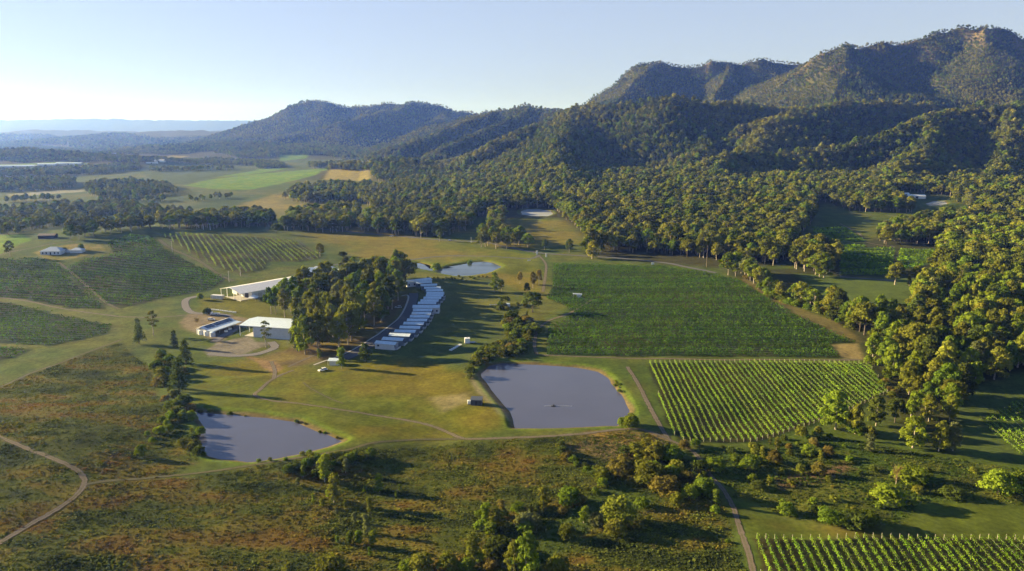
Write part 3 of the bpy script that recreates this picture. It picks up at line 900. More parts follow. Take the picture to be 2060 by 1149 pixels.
LEAFC = {"olive": (.150, .158, .034), "bright": (.165, .208, .032), "gold": (.180, .178, .040), "dark": (.075, .095, .030),
         "grey": (.135, .145, .085), "brown": (.165, .132, .050), "vine": (.140, .225, .022), "deepvine": (.080, .142, .024), "green": (.120, .165, .028), "dead": (.30, .22, .15), "pale": (.225, .215, .070)}
LEAFC = {k: (v[0] * 1.04, v[1] * 1.06, v[2] * .62) for k, v in LEAFC.items()}
NEAR = {}
for kind, n in (("gum", 6), ("full", 5), ("wide", 3), ("oak", 2), ("tall", 3), ("bush", 4), ("thin", 2), ("willow", 1), ("dead", 1)):
    NEAR[kind] = []
    for i in range(n):
        c, t, H = plant(kind, 100 + 17 * i + len(kind) * 7, 1.9 if kind in ("gum", "wide", "oak", "full") else 1.5,
                        .78 if kind in ("gum", "wide", "full") else .62 if kind == "oak" else .42)
        NEAR[kind].append((crown_mesh(c, kind + "_crown"), trunk_mesh(t, kind + "_trunk", M_BARK if kind in ("gum", "full", "thin", "tall", "dead") else M_BARKD), H))

NAMES = {"gum": "eucalyptus_tree", "full": "eucalyptus_tree", "wide": "spreading_tree", "oak": "she_oak_tree", "tall": "young_gum_tree", "bush": "shrub",
         "thin": "sparse_gum_tree", "willow": "weeping_shrub", "dead": "bare_shrub"}
CATS = {"gum": "tree", "full": "tree", "wide": "tree", "oak": "tree", "tall": "young tree", "bush": "shrub", "thin": "tree", "willow": "shrub", "dead": "shrub"}
OCC = []                                        # places taken by individual plants
def put(kind, xy, H, color, label, group=None, wide=1.0, var=None, parts=True):
    v = NEAR[kind]
    cm, tm, H0 = v[rng.integers(len(v)) if var is None else var % len(v)]
    s = H / H0
    z = Z1(*xy)
    root = empty(NAMES[kind], (xy[0], xy[1], z), rng.uniform(0, 6.28))
    root.scale = (s * wide, s * wide, s)
    tag(root, label, CATS[kind], group)
    cr = link("crown" if kind != "dead" else "branches", cm, root)
    cc = np.array(LEAFC[color]) * rng.uniform(.9, 1.1)
    cr.color = (*cc, 1)
    link("trunk", tm, root)
    OCC.append((xy[0], xy[1], 2.5 * s * wide))
    return root

# ---- scattered masses: one object each, points with an instance of a plant
def scatter(name, P, rot, scl, idx, protos, label, cat=None, tilt=None):
    me = bpy.data.meshes.new(name)
    me.vertices.add(len(P)); me.vertices.foreach_set("co", np.asarray(P, np.float32).ravel())
    a = me.attributes.new("rot", 'FLOAT_VECTOR', 'POINT')
    rv = np.zeros((len(P), 3), np.float32); rv[:, 2] = rot
    if tilt is not None: rv[:, :2] = tilt
    a.data.foreach_set("vector", rv.ravel())
    a = me.attributes.new("scl", 'FLOAT_VECTOR', 'POINT'); a.data.foreach_set("vector", np.asarray(scl, np.float32).ravel())
    a = me.attributes.new("pick", 'INT', 'POINT'); a.data.foreach_set("value", np.asarray(idx, np.int32))
    o = link(name, me)
    ng = bpy.data.node_groups.new(name + "_nodes", 'GeometryNodeTree')
    ng.interface.new_socket("Geometry", in_out='INPUT', socket_type='NodeSocketGeometry')
    ng.interface.new_socket("Geometry", in_out='OUTPUT', socket_type='NodeSocketGeometry')
    n, l = ng.nodes, ng.links
    gi, go = n.new("NodeGroupInput"), n.new("NodeGroupOutput")
    iop = n.new("GeometryNodeInstanceOnPoints")
    iop.inputs["Pick Instance"].default_value = True
    j = n.new("GeometryNodeJoinGeometry")
    for p in reversed(protos):
        oi = n.new("GeometryNodeObjectInfo"); oi.inputs["Object"].default_value = p; oi.inputs["As Instance"].default_value = True
        l.new(oi.outputs["Geometry"], j.inputs[0])
    def na(nm, t):
        q = n.new("GeometryNodeInputNamedAttribute"); q.data_type = t; q.inputs["Name"].default_value = nm; return q.outputs["Attribute"]
    l.new(gi.outputs[0], iop.inputs["Points"]); l.new(j.outputs[0], iop.inputs["Instance"])
    l.new(na("pick", 'INT'), iop.inputs["Instance Index"])
    l.new(na("rot", 'FLOAT_VECTOR'), iop.inputs["Rotation"])
    l.new(na("scl", 'FLOAT_VECTOR'), iop.inputs["Scale"])
    l.new(iop.outputs[0], go.inputs[0])
    md = o.modifiers.new("plants", 'NODES'); md.node_group = ng
    tag(o, label, cat, None, "stuff")
    return o

def proto(kind, seed, detail, card, color, trunk_mat):
    c, t, H = plant(kind, seed, detail, card)
    V, F, T = c.get(); v2, f2, t2 = t.get()
    me = mesh_np(kind + "_plant", np.vstack([V, v2]), np.vstack([F, f2 + len(V)]), [M_LEAF, trunk_mat], False,
                 np.concatenate([np.zeros(len(F)), np.ones(len(f2))]))
    float_attr(me, "tone", np.concatenate([T, t2]))
    col_attr(me, "tint", np.tile(LEAFC[color], (len(T) + len(t2), 1)))
    o = bpy.data.objects.new(kind + "_plant", me)
    return o
FAR_PROTOS = [proto("gum", 31, .32, 1.75, "olive", M_BARK), proto("gum", 32, .32, 1.75, "gold", M_BARK), proto("gum", 33, .30, 1.8, "green", M_BARK),
              proto("wide", 34, .30, 1.8, "olive", M_BARKD), proto("gum", 36, .30, 1.8, "grey", M_BARK), proto("oak", 37, .4, 1.35, "dark", M_BARKD),
              proto("gum", 38, .32, 1.7, "pale", M_BARK), proto("gum", 39, .34, 1.65, "dark", M_BARK), proto("gum", 40, .34, 1.65, "bright", M_BARK)]
MID_PROTOS = [proto("gum", 51, .9, 1.05, "olive", M_BARK), proto("gum", 52, .9, 1.05, "gold", M_BARK), proto("gum", 53, .9, 1.05, "green", M_BARK),
              proto("wide", 54, .9, 1.1, "olive", M_BARKD), proto("gum", 56, .9, 1.05, "grey", M_BARK), proto("oak", 57, .9, .9, "dark", M_BARKD),
              proto("gum", 58, .9, 1.05, "pale", M_BARK), proto("gum", 59, .9, 1.05, "dark", M_BARK), proto("gum", 60, .9, 1.05, "bright", M_BARK)]
PALETTE = np.array([.34, .13, .18, .10, .07, .03, .0, .10, .05])
SHRUB_PROTOS = [proto("bush", 71, .45, .7, "green", M_BARKD), proto("bush", 72, .45, .7, "dark", M_BARKD), proto("bush", 73, .45, .7, "olive", M_BARKD),
                proto("tall", 74, .45, .6, "olive", M_BARK), proto("bush", 76, .45, .7, "brown", M_BARKD), proto("bush", 77, .45, .7, "bright", M_BARKD)]

def fill(poly, spacing, jit=.42, r=None):
    r = r or rng
    mn, mx = poly.min(0), poly.max(0)
    gx = np.arange(mn[0], mx[0], spacing); gy = np.arange(mn[1], mx[1], spacing * .87)
    X, Y = np.meshgrid(gx, gy)
    X = X + (np.arange(len(gy)) % 2)[:, None] * spacing * .5
    X = X + r.uniform(-jit, jit, X.shape) * spacing; Y = Y + r.uniform(-jit, jit, Y.shape) * spacing
    P = np.column_stack([X.ravel(), Y.ravel()])
    return P[seg_sd(poly, P[:, 0], P[:, 1]) < 0]

# ------------------------------------------------------------------ woods: outlines of where the trunks stand
#        name, outline, spacing, (height range), colour mix, label, group
mixes = {"wood": PALETTE, "bright": np.array([.26, .14, .18, .08, .04, .02, .01, .08, .19]), "dark": np.array([.32, .10, .14, .10, .08, .08, .02, .16, 0.0]),
         "belt": np.array([.32, .14, .14, .12, .08, .04, .04, .12, 0])}
CK = ["olive", "gold", "green", "olive", "grey", "dark", "brown", "dark", "bright"]
KK = ["gum", "gum", "gum", "wide", "gum", "oak", "gum", "gum", "gum"]
ZONES = [
 ("grove", [(545,634),(575,612),(600,600),(640,580),(700,572),(760,560),(800,556),(826,566),(830,590),(815,606),(790,635),(745,668),(700,700),(690,712),(640,716),(600,714),(572,705),(592,660),(570,640)], 12.2, (17, 25), "wood",
  "tall eucalyptus in the dense grove between the white shed and the lane of cabins", "trees of the grove"),
 ("creek", [(1442,546),(1492,548),(1520,566),(1560,590),(1605,606),(1660,622),(1720,640),(1800,648),(1900,640),(1990,650),(2200,650),(2200,760),(2040,745),(1960,795),(1935,820),(1900,850),(1850,842),(1835,800),(1800,775),(1765,740),(1738,712),(1728,668),(1660,630),(1600,618),(1545,592),(1500,570),(1450,556)], 10.0, (11, 21), "bright",
  "sunlit eucalyptus in the belt along the creek right of the vineyards", "trees of the right creek belt"),
 ("r_patch", [(1594,545),(1600,522),(1640,508),(1690,514),(1712,530),(1700,556),(1640,560)], 11, (17, 24), "wood",
  "eucalyptus in the clump between the large vineyard and the small forest vineyards", "trees of the clump by the forest vineyards"),
 ("r_wood", [(1888,560),(1884,520),(1900,490),(1940,470),(2000,455),(2060,440),(2250,440),(2250,640),(2060,620),(1990,630),(1930,620),(1860,640),(1800,640),(1840,600),(1880,585)], 12, (16, 23), "bright",
  "eucalyptus in the open wood at the right behind the creek belt", "trees of the right wood"),
 ("r_row", [(1758,492),(1768,470),(1800,462),(1850,452),(1900,440),(1960,440),(1930,470),(1900,485),(1870,492)], 11, (14, 21), "wood",
  "eucalyptus in the row behind the small forest vineyards", "trees behind the forest vineyards"),
 ("front", [(1180,518),(1196,506),(1320,512),(1420,520),(1480,530),(1560,535),(1590,528),(1585,500),(1640,440),(1600,420),(1500,440),(1400,420),(1300,440),(1200,455),(1140,445),(1122,430),(1180,478),(1190,500)], 11.5, (14, 25), "wood",
  "eucalyptus at the edge of the forest beyond the country road", "trees of the forest edge"),
 ("mid_a", [(722,462),(740,440),(800,428),(870,424),(960,436),(958,458),(900,478),(820,478),(750,474)], 12, (16, 22), "dark", "eucalyptus in the dark copse beyond the far meadow", "trees of the far copse"),
 ("mid_b", [(568,464),(590,440),(650,430),(720,425),(728,450),(700,468),(640,470)], 12, (15, 21), "wood", "eucalyptus in the copse left of the far meadow", "trees of the left far copse"),
 ("mid_c", [(960,500),(965,480),(1000,470),(1040,488),(1070,490),(1060,503),(1000,504)], 12, (14, 20), "wood", "eucalyptus in the small roadside clump beyond the blue pond", "trees of the roadside clump"),
 ("mid_d", [(985,445),(1000,425),(1020,440),(1010,470),(985,470)], 12, (14, 20), "wood", None, None),
 ("mid_e", [(568,402),(600,385),(680,378),(745,378),(740,398),(700,408),(620,410)], 13, (14, 20), "wood", None, None),
 ("mid_f", [(745,385),(800,375),(860,370),(880,400),(860,420),(760,425),(720,405)], 13, (14, 21), "dark", None, None),
 ("row_a", [(110,480),(200,462),(280,455),(330,460),(240,470),(150,486)], 12, (12, 18), "wood", "eucalyptus in the row behind the hilltop house", "trees behind the hilltop house"),
 ("row_b", [(318,456),(420,445),(480,438),(545,440),(552,458),(480,458),(420,461),(330,463)], 11, (14, 20), "wood", "eucalyptus in the windbreak behind the upper vineyard", "trees of the windbreak"),
 ("row_c", [(-100,470),(-100,430),(60,425),(120,415),(190,420),(230,432),(200,442),(80,462),(0,480)], 16, (11, 16), "wood", None, None),
 ("row_d", [(150,418),(240,412),(330,424),(385,430),(380,441),(280,438),(160,430)], 15, (10, 15), "wood", None, None),
 ("row_e", [(165,388),(180,372),(260,366),(340,376),(358,392),(280,398),(200,400)], 16, (11, 16), "wood", None, None),
 ("row_f", [(-200,388),(-200,373),(0,369),(100,363),(150,367),(150,379),(60,386)], 15, (11, 17), "wood", None, None),
 ("row_m", [(-200,363),(-200,351),(0,347),(120,343),(200,337),(278,333),(285,342),(200,351),(60,357)], 16, (11, 17), "wood", None, None),
 ("row_g", [(-300,325),(-300,296),(20,290),(120,298),(200,304),(160,312),(60,318)], 22, (12, 17), "wood", None, None),
 ("row_h", [(200,314),(300,322),(420,320),(560,328),(560,334),(430,332),(280,330),(200,324)], 18, (11, 16), "wood", None, None),
 ("row_i", [(430,306),(560,296),(720,296),(860,300),(880,340),(780,330),(720,318),(640,312),(560,318),(480,320)], 20, (14, 20), "wood", None, None),
 ("row_j", [(620,336),(700,328),(780,342),(880,350),(960,330),(1000,340),(900,390),(860,385),(800,372),(760,365),(740,345),(640,345)], 15, (14, 20), "wood", None, None),
 ("row_k", [(380,300),(450,292),(640,284),(800,286),(820,294),(560,294)], 26, (14, 20), "wood", None, None),
 ("row_l", [(-300,290),(-300,276),(100,272),(300,276),(470,280),(470,290),(300,300),(120,292)], 40, (16, 24), "wood", None, None),
 ("clump_a", [(512,337),(570,331),(574,341),(522,346)], 13, (10, 16), "wood", None, None),
 ("line_a", [(0,406),(120,400),(124,404),(0,410)], 15, (9, 14), "wood", None, None),
 ("line_b", [(380,403),(470,396),(472,399),(384,407)], 16, (8, 13), "wood", None, None),
 ("line_c", [(300,343),(380,341),(470,339),(470,342),(300,347)], 17, (9, 15), "wood", None, None),
 ("line_d", [(200,405),(260,402),(330,403),(330,407),(200,410)], 17, (9, 14), "wood", None, None),
 ("forest", [(868,404),(900,372),(960,338),(1100,320),(1400,340),(1640,345),(1655,402),(1610,440),(1500,445),(1300,445),(1200,455),(1140,445),(1120,424),(1040,420),(1000,425),(960,438),(880,426)], 11, (12, 25), "wood", None, None),
 ("r_foot", [(1640,345),(2060,345),(2300,345),(2300,440),(2060,440),(1960,440),(1930,410),(1910,396),(1820,385),(1800,400),(1840,430),(1700,425),(1650,402)], 12, (15, 23), "dark", None, None),
]
trees = []                                       # x, y, height, colour index, zone
for zi, (nm, px, sp, hr, mx, lab, grp) in enumerate(ZONES):
    poly = GP(px)
    P = fill(poly, sp)
    p = mixes[mx] / mixes[mx].sum()
    for q in P:
        trees.append((q[0], q[1], rng.uniform(*hr), rng.choice(9, p=p), zi))
# the wooded slopes
def hill_trees():
    out = []
    for y0, y1, sp, hs in ((950, 2250, 8.2, .84), (2250, 3600, 9, .76), (3600, 5600, 14, 1.0)):
        ys = np.arange(y0, y1, sp)
        for yy in ys:
            xs = np.arange(-.80 * yy, .80 * yy, sp)
            out.append(np.column_stack([xs + rng.uniform(-.45, .45, len(xs)) * sp, yy + rng.uniform(-.45, .45, len(xs)) * sp, np.full(len(xs), hs)]))
    Q = np.vstack(out)
    hh = hills_h(Q[:, 0], Q[:, 1])
    nn = fbm(Q[:, 0], Q[:, 1], 120, 3, 201)
    keep = (hh > 7 + 10 * nn) & ((Q[:, 0] > -250) | (hh > 24 + 16 * nn))
    Q = Q[keep]
    pz = hgt(Q[:, 0], Q[:, 1])
    return np.column_stack([Q, pz])
HT = hill_trees()
# keep only slopes that could be seen from about here
az = np.linspace(-.86, .86, 500); dd = np.geomspace(300, 5800, 300)
AZ, DD = np.meshgrid(az, dd, indexing='ij')
EL = (hgt((AZ * DD).ravel(), DD.ravel().copy()).reshape(AZ.shape) - CAM_H) / DD
MX = np.maximum.accumulate(EL, axis=1)
ia = np.clip(np.searchsorted(az, HT[:, 0] / HT[:, 1]), 0, len(az) - 1); idd = np.clip(np.searchsorted(dd, HT[:, 1]) - 2, 0, len(dd) - 1)
for nm in ("cliff", "cliff2"): HT = HT[(seg_sd(AREAS[nm], HT[:, 0], HT[:, 1]) > 0) | (rng.random(len(HT)) < .45)]
ia = np.clip(np.searchsorted(az, HT[:, 0] / HT[:, 1]), 0, len(az) - 1); idd = np.clip(np.searchsorted(dd, HT[:, 1]) - 2, 0, len(dd) - 1)
HT = HT[(HT[:, 3] + 26 - CAM_H) / HT[:, 1] > MX[ia, idd] - .004]

# ---- individual plants, one by one
def one(kind, px, py, H, color, label, group=None, wide=1.0, var=None):
    return put(kind, G(px, py)[:2], H, color, label, group, wide, var)

one("oak", 280, 692, 15.5, "dark", "dark columnar she oak beside a thin pale tree, above the left creek", wide=1.05)
one("thin", 309, 675, 15.5, "olive", "thin pale crowned tree beside a dark she oak, near the farmyard", wide=1.3)
one("oak", 351, 700, 10.5, "dark", "small dark she oak at the top of the left creek, nearest the farmyard", wide=1.2)
one("oak", 374, 733, 14, "dark", "dark she oak right of the left creek, behind the big twin crowned one", wide=1.25)
one("oak", 361, 788, 17, "dark", "largest dark she oak, at the edge of the yellow lawn above the left pond", wide=1.35)
one("bush", 352, 802, 4.5, "grey", "pale grey green shrub at the foot of the largest she oak", wide=1.2)
one("bush", 372, 815, 5, "dark", "dark round shrub at the far corner of the left pond", wide=1.3)
one("bush", 404, 876, 4, "green", "reedy green shrub on the left bank of the left pond")
one("bush", 370, 900, 4, "olive", "dull shrub in the dry grass left of the left pond")
one("bush", 285, 916, 4.4, "bright", "bright yellow green shrub alone in the dry grass left of the pond", wide=.85)
for px, py, H in ((326,852,3.6),(343,846,4.2),(336,858,3),(323,873,3.6),(341,868,3.2),(314,872,2.6),(297,878,2.3),(306,891,2.4),(369,846,4.6),(384,847,4.6),(340,824,4)):
    one("bush", px, py, H, "bright", "bright round shrub in the cluster at the upper left corner of the left pond", "bright shrubs beside the left pond", wide=.95)
one("tall", 653, 969, 9.8, "bright", "tall bright crowned young gum just below the left pond's corner", wide=1.25)
one("tall", 672, 1011, 9.5, "olive", "olive young gum with a trailing lower crown below the left pond's corner", wide=1.2)
one("tall", 764, 990, 6.2, "bright", "yellow green young gum standing apart right of the sapling gully", wide=1.5)
one("tall", 610, 960, 4.2, "bright", "small bright young gum in the shade left of the tall one", wide=1.4)
one("tall", 745, 1033, 5.2, "olive", "leaning olive young gum in the middle of the sapling gully", wide=1.3)
one("tall", 738, 1073, 6.3, "grey", "tallest greyish young gum low in the sapling gully", wide=1.2)
for px, py, H in ((712,1051,3.2),(695,1023,2.6),(677,1035,2.2),(648,1020,3),(631,1009,2.6),(703,1096,4),(722,1096,4.6),(750,1099,5),(745,1118,2.6),(679,1092,2.4),(684,1052,1.8),(716,978,4),(733,991,2.6),(805,988,2.6),(599,978,3),(797,1000,2),(640,948,3.4),(660,1002,3)):
    one("tall", px, py, H, ["olive", "grey", "green", "bright"][rng.integers(4)], "small young gum in the rough grass of the sapling gully below the left pond", "saplings in the gully", wide=1.5)
one("tall", 695, 952, 5.2, "grey", "grey green young gum at the top of the sapling gully", wide=1.3)
for px, py in ((596,945),(618,940),(640,934),(706,930),(728,925),(745,918),(580,952),(690,935)):
    one("bush", px, py, rng.uniform(2.6, 4), ["dark", "green"][rng.integers(2)], "dark low shrub on the slope under the track below the left pond", "dark shrubs under the pond bank", wide=1.2)
one("bush", 663, 1160, 6, "olive", "large olive shrub cut by the bottom edge of the picture", wide=1.5)
one("bush", 848, 1150, 5.5, "gold", "yellowish shrub at the bottom edge, left of the gum clump", wide=1.2)
one("bush", 818, 1150, 3.6, "green", "low green shrub at the bottom edge beside the yellowish one", wide=1.2)
one("bush", 900, 1146, 5, "olive", "dull olive shrub near the bottom edge left of the green gully", wide=1.2)
one("bush", 582, 1152, 3, "olive", "small pale shrub at the bottom edge left of the large olive one")
one("full", 1057, 1156, 13.5, "bright", "largest tree at the bottom edge, full yellow green crown beside the green gully", wide=.95, var=0)
one("full", 1035, 1150, 9.5, "olive", "second tree of the bottom clump, left of the largest one", wide=1.0, var=2)
one("tall", 975, 1060, 8, "bright", "bright narrow gum left of the pair above the green gully", wide=1.3)
one("tall", 996, 1064, 6.2, "gold", "golden topped gum of the pair above the green gully", wide=1.8)
one("tall", 1010, 1037, 5.5, "brown", "brownish young gum behind the golden topped one", wide=1.5)
one("tall", 1094, 1022, 7, "gold", "pointed golden young gum at the upper edge of the green gully", wide=1.4)
one("bush", 1146, 1013, 6, "green", "dense dark green shrub right of the pointed golden gum", wide=1.2)
one("bush", 1064, 1062, 4.8, "grey", "dome shaped grey shrub in the shade of the green gully", wide=1.75)
one("bush", 1043, 1030, 3.4, "green", "small bright shrub above the dome shaped grey one", wide=1.2)
one("tall", 949, 1128, 7.5, "olive", "olive young gum at the left edge of the green gully", wide=1.8)
one("bush", 1000, 1112, 5, "dark", "dark round shrub in the green gully left of the bottom clump", wide=1.5)
one("bush", 1139, 1082, 4.8, "olive", "single rounded shrub in the green gully right of the bottom clump", wide=1.0)
one("bush", 1122, 1152, 5, "olive", "olive shrub at the bottom edge right of the largest tree", wide=1.2)
one("bush", 963, 1130, 3, "bright", "small bright shrub at the foot of the olive young gum", wide=1.2)
one("bush", 937, 1150, 4, "green", "green shrub at the bottom edge left of the gully mouth", wide=1.2)
one("bush", 1305, 973, 8.5, "olive", "large dark olive tree crowned shrub, biggest of the thicket below the pond dam", wide=1.25, var=0)
one("bush", 1247, 953, 6.2, "brown", "rounded brown topped shrub left of the biggest shrub of the thicket", wide=1.4)
one("bush", 1211, 967, 5, "olive", "pale olive shrub at the left end of the thicket below the dam", wide=1.0)
one("bush", 1312, 922, 7, "gold", "golden olive shrub at the top of the thicket below the dam", wide=1.4)
one("bush", 1284, 918, 6, "olive", "olive shrub at the upper left of the thicket below the dam", wide=1.2)
one("bush", 1300, 905, 5, "gold", "yellow topped shrub closest to the dam track", wide=1.0)
one("bush", 1350, 925, 5.5, "green", "green shrub at the right of the thicket near the dam track", wide=1.5)
one("bush", 1376, 905, 4.2, "brown", "small brown shrub where the track leaves the dam", wide=1.0)
one("bush", 1360, 950, 4.6, "olive", "dull shrub on the right slope of the thicket", wide=1.3)
one("bush", 1338, 994, 6.5, "brown", "dome shaped brown shrub below the thicket", wide=1.5)
one("bush", 1382, 975, 4.8, "brown", "russet topped shrub right of the dome shaped brown one", wide=1.2)
one("bush", 1385, 1002, 5, "bright", "bright green shrub below the russet topped one", wide=1.1)
one("bush", 1415, 995, 6, "green", "dark green shrub beside the lower dirt track", wide=1.2)
one("bush", 1361, 1016, 4.4, "gold", "yellowish shrub left of the bright green one", wide=1.0)
one("tall", 1439, 1014, 5.4, "green", "slender green young gum right beside the lower dirt track", wide=1.4)
one("bush", 1439, 1033, 3, "bright", "small bright shrub under the slender gum by the lower track")
one("bush", 1242, 1052, 9, "olive", "big grey olive shrub standing alone below the green gully", wide=1.1, var=2)
one("bush", 1237, 1075, 5, "gold", "yellow olive shrub in front of the big grey olive one", wide=1.2)
one("bush", 1200, 1056, 4.2, "grey", "pinkish grey shrub left of the big grey olive one", wide=1.0)
one("tall", 1174, 1052, 5.4, "bright", "fresh green young gum left of the pinkish grey shrub", wide=1.6)
one("bush", 1291, 1020, 3.6, "green", "low green shrub in the gully under the brown dome", wide=1.3)
one("willow", 1270, 858, 4.6, "bright", "weeping bright green shrub on the near corner of the large pond's dam", wide=1.35)
one("willow", 1250, 856, 3.2, "green", "smaller weeping shrub touching the large one on the dam corner", wide=1.0)
one("bush", 1557, 931, 5, "brown", "brown topped round shrub in the scrub right of the lower track", wide=1.0)
one("bush", 1441, 944, 5, "green", "leafy green shrub beside the track under the striped vineyard", wide=1.35)
one("bush", 1509, 944, 4.8, "green", "leafy green shrub midway under the striped vineyard's headland", wide=1.3)
one("bush", 1645, 955, 5, "brown", "reddish brown shrub at the edge of the small green plot", wide=1.0)
one("bush", 1666, 917, 4.2, "brown", "brown rounded shrub above the small green plot", wide=1.0)
one("tall", 1751, 908, 6.6, "grey", "pale young gum alone in the scrub below the creek trees", wide=1.6)
one("bush", 1787, 1014, 7, "bright", "large vivid green shrub next to the bare twiggy one", wide=1.4)
one("dead", 1802, 978, 8, "dead", "bare pinkish twiggy shrub in the middle of the right scrub")
one("bush", 1666, 1052, 5, "green", "green shrub at the left of the hedge above the mown grass", wide=1.3)
one("bush", 1720, 1058, 5, "dark", "dark green shrub in the middle of the hedge above the mown grass", wide=1.5)
one("bush", 1748, 1056, 4.6, "green", "rounded green shrub at the right of the hedge above the mown grass", wide=1.4)
one("bush", 1695, 1056, 4.2, "green", "lower green shrub between the others of the hedge above the mown grass", wide=1.3)
one("bush", 1846, 992, 3, "gold", "small tan shrub right of the vivid green one", wide=1.0)
one("bush", 2008, 994, 9, "bright", "tall vivid green shrub near the right edge below the right vineyard", wide=1.1)
one("bush", 2056, 986, 7, "green", "green shrub cut by the right edge below the right vineyard", wide=1.1)
one("bush", 1917, 1000, 4, "dark", "dark low shrub left of the tall vivid green one", wide=1.6)
one("bush", 1832, 968, 6, "bright", "bright spreading shrub behind the vivid green one", wide=1.6)
one("bush", 1581, 1034, 4, "green", "green shrub at the lower left of the right scrub", wide=1.3)
one("bush", 1526, 983, 3, "dark", "dark low shrub close to the bend of the lower track", wide=1.6)
one("bush", 1611, 951, 3.4, "olive", "small olive shrub left of the reddish brown one", wide=1.0)
one("bush", 1625, 914, 4, "bright", "light green shrub left of the brown rounded one", wide=1.3)
one("full", 1681, 864, 17, "bright", "tall bright full crowned tree at the lower edge of the striped vineyard", wide=1.05, var=1)
one("full", 1720, 873, 13, "olive", "pale olive tree right of the tall bright one below the striped vineyard", wide=.85, var=3)
one("full", 1762, 857, 14, "dark", "dark shaded tree behind the pale olive one at the creek", wide=.9, var=2)
one("wide", 1800, 850, 10, "dark", "low dark spreading tree between the shaded tree and the creek belt", wide=.9)
one("full", 1836, 901, 13.5, "bright", "large round bright tree at the lower end of the creek belt", wide=1.25, var=4)
one("full", 1888, 908, 13, "olive", "narrow olive tree right of the large round bright one", wide=.85, var=5)
one("full", 1917, 907, 12, "grey", "grey shaded tree at the lower right end of the creek belt", wide=.9, var=0)
one("full", 1832, 838, 12, "bright", "bright tree above the large round one in the creek belt", wide=.9, var=1)
one("full", 1868, 848, 12.5, "gold", "golden tree above the narrow olive one in the creek belt", wide=.9, var=3)
one("full", 1910, 846, 12, "olive", "olive tree at the right side of the creek belt's lower end", wide=.9, var=2)
one("wide", 1645, 880, 4.6, "gold", "low golden shrubby tree on the bank under the striped vineyard", wide=.8)
one("bush", 1612, 878, 4.6, "olive", "greyish shrub on the grassy bank under the striped vineyard", wide=1.1)
one("full", 735, 728, 10.5, "dark", "dark dense tree in front of the nearest cabin", wide=1.0, var=2)
one("tall", 687, 741, 11, "bright", "narrow bright tree in front of the little white pump house", wide=1.2)
one("tall", 643, 722, 5.5, "bright", "small bright yellow tree left of the pump house at the grove's front", wide=1.4)
one("thin", 535, 699, 16, "grey", "sparse grey tree in front of the blue roofed shed", wide=1.15, var=0)
one("gum", 546, 631, 18, "green", "tree with a pale trunk in front of the long white shed", wide=.8, var=1)
one("gum", 574, 606, 17, "green", "green tree covering the far end of the long white shed", wide=.9, var=3)
one("gum", 644, 517, 13, "gold", "lone golden tree at the right end of the upper vineyard", wide=1.1, var=0)
one("bush", 690, 516, 5, "dark", "dark shrub right of the lone golden tree", wide=1.6)
one("full", 995, 588, 16, "green", "tall tree standing alone right of the blue pond", wide=.85, var=4)
one("gum", 1009, 586, 9, "dark", "small dark tree leaning against the tall one right of the blue pond", wide=.9)
one("gum", 1046, 571, 10, "brown", "thin brownish tree on the green bank right of the blue pond", wide=.8)
one("gum", 1072, 580, 13, "brown", "reddish tree of the pair beside the short dirt track", wide=.8, var=2)
one("gum", 1084, 573, 12.5, "brown", "russet tree nearest the short dirt track", wide=.75, var=5)
one("gum", 1060, 592, 9, "dark", "small dark tree left of the reddish pair", wide=.9)
one("wide", 1071, 629, 14, "dark", "large dark tree in the shaded hollow left of the large vineyard", wide=1.0)
one("bush", 1031, 645, 7, "dark", "dark shrub in the shaded hollow by the small tank", wide=1.2)
one("wide", 1016, 612, 5.5, "dark", "low dark shrub bank beside the small tank", wide=1.5)
one("gum", 1095, 503, 11, "dark", "small dark tree standing behind the road near the gate", wide=.9)
one("gum", 1145, 508, 14, "dark", "dark round tree behind the road right of the gate", wide=.9, var=0)
one("full", 1191, 521, 18, "gold", "broad golden tree at the left corner of the forest edge, by the road", wide=1.25, var=3)
one("gum", 884, 486, 14, "green", "tree standing forward of the dark copse beside the road", wide=.9)
one("wide", 556, 470, 11, "dark", "very dark round tree at the end of the windbreak", wide=1.0)
one("bush", 163, 504, 6.5, "bright", "small bright tree beside the hilltop house", wide=.8)
one("bush", 130, 507, 4.5, "dark", "dark shrub against the hilltop house wall", wide=1.0)
one("bush", 878, 545, 7.5, "bright", "larger round bush on the peninsula of the blue pond", wide=1.1)
one("bush", 945, 531, 4, "green", "small bush on the far bank of the blue pond", wide=1.0)
one("gum", 1800, 573, 18, "olive", "large pale trunked tree in front of the forest vineyards", wide=1.25, var=1)
one("gum", 1846, 574, 16, "olive", "tree right of the large pale trunked one, at the forest vineyards", wide=.95, var=4)
one("tall", 1829, 575, 11, "gold", "narrow tree between the two trees in front of the forest vineyards", wide=1.1)
one("gum", 20, 516, 14, "olive", "olive tree at the left edge beside the hilltop driveway", wide=.9)
one("bush", 403, 604, 5.5, "bright", "round light shrub where the gravel drive bends to the long white shed", wide=.8)
one("bush", 417, 634, 5, "dark", "dark shrub behind the white truck in the farmyard", wide=1.0)
one("dead", 396, 652, 4.2, "brown", "rusty brown heap of branches left of the solar roofed shed", wide=2.0)

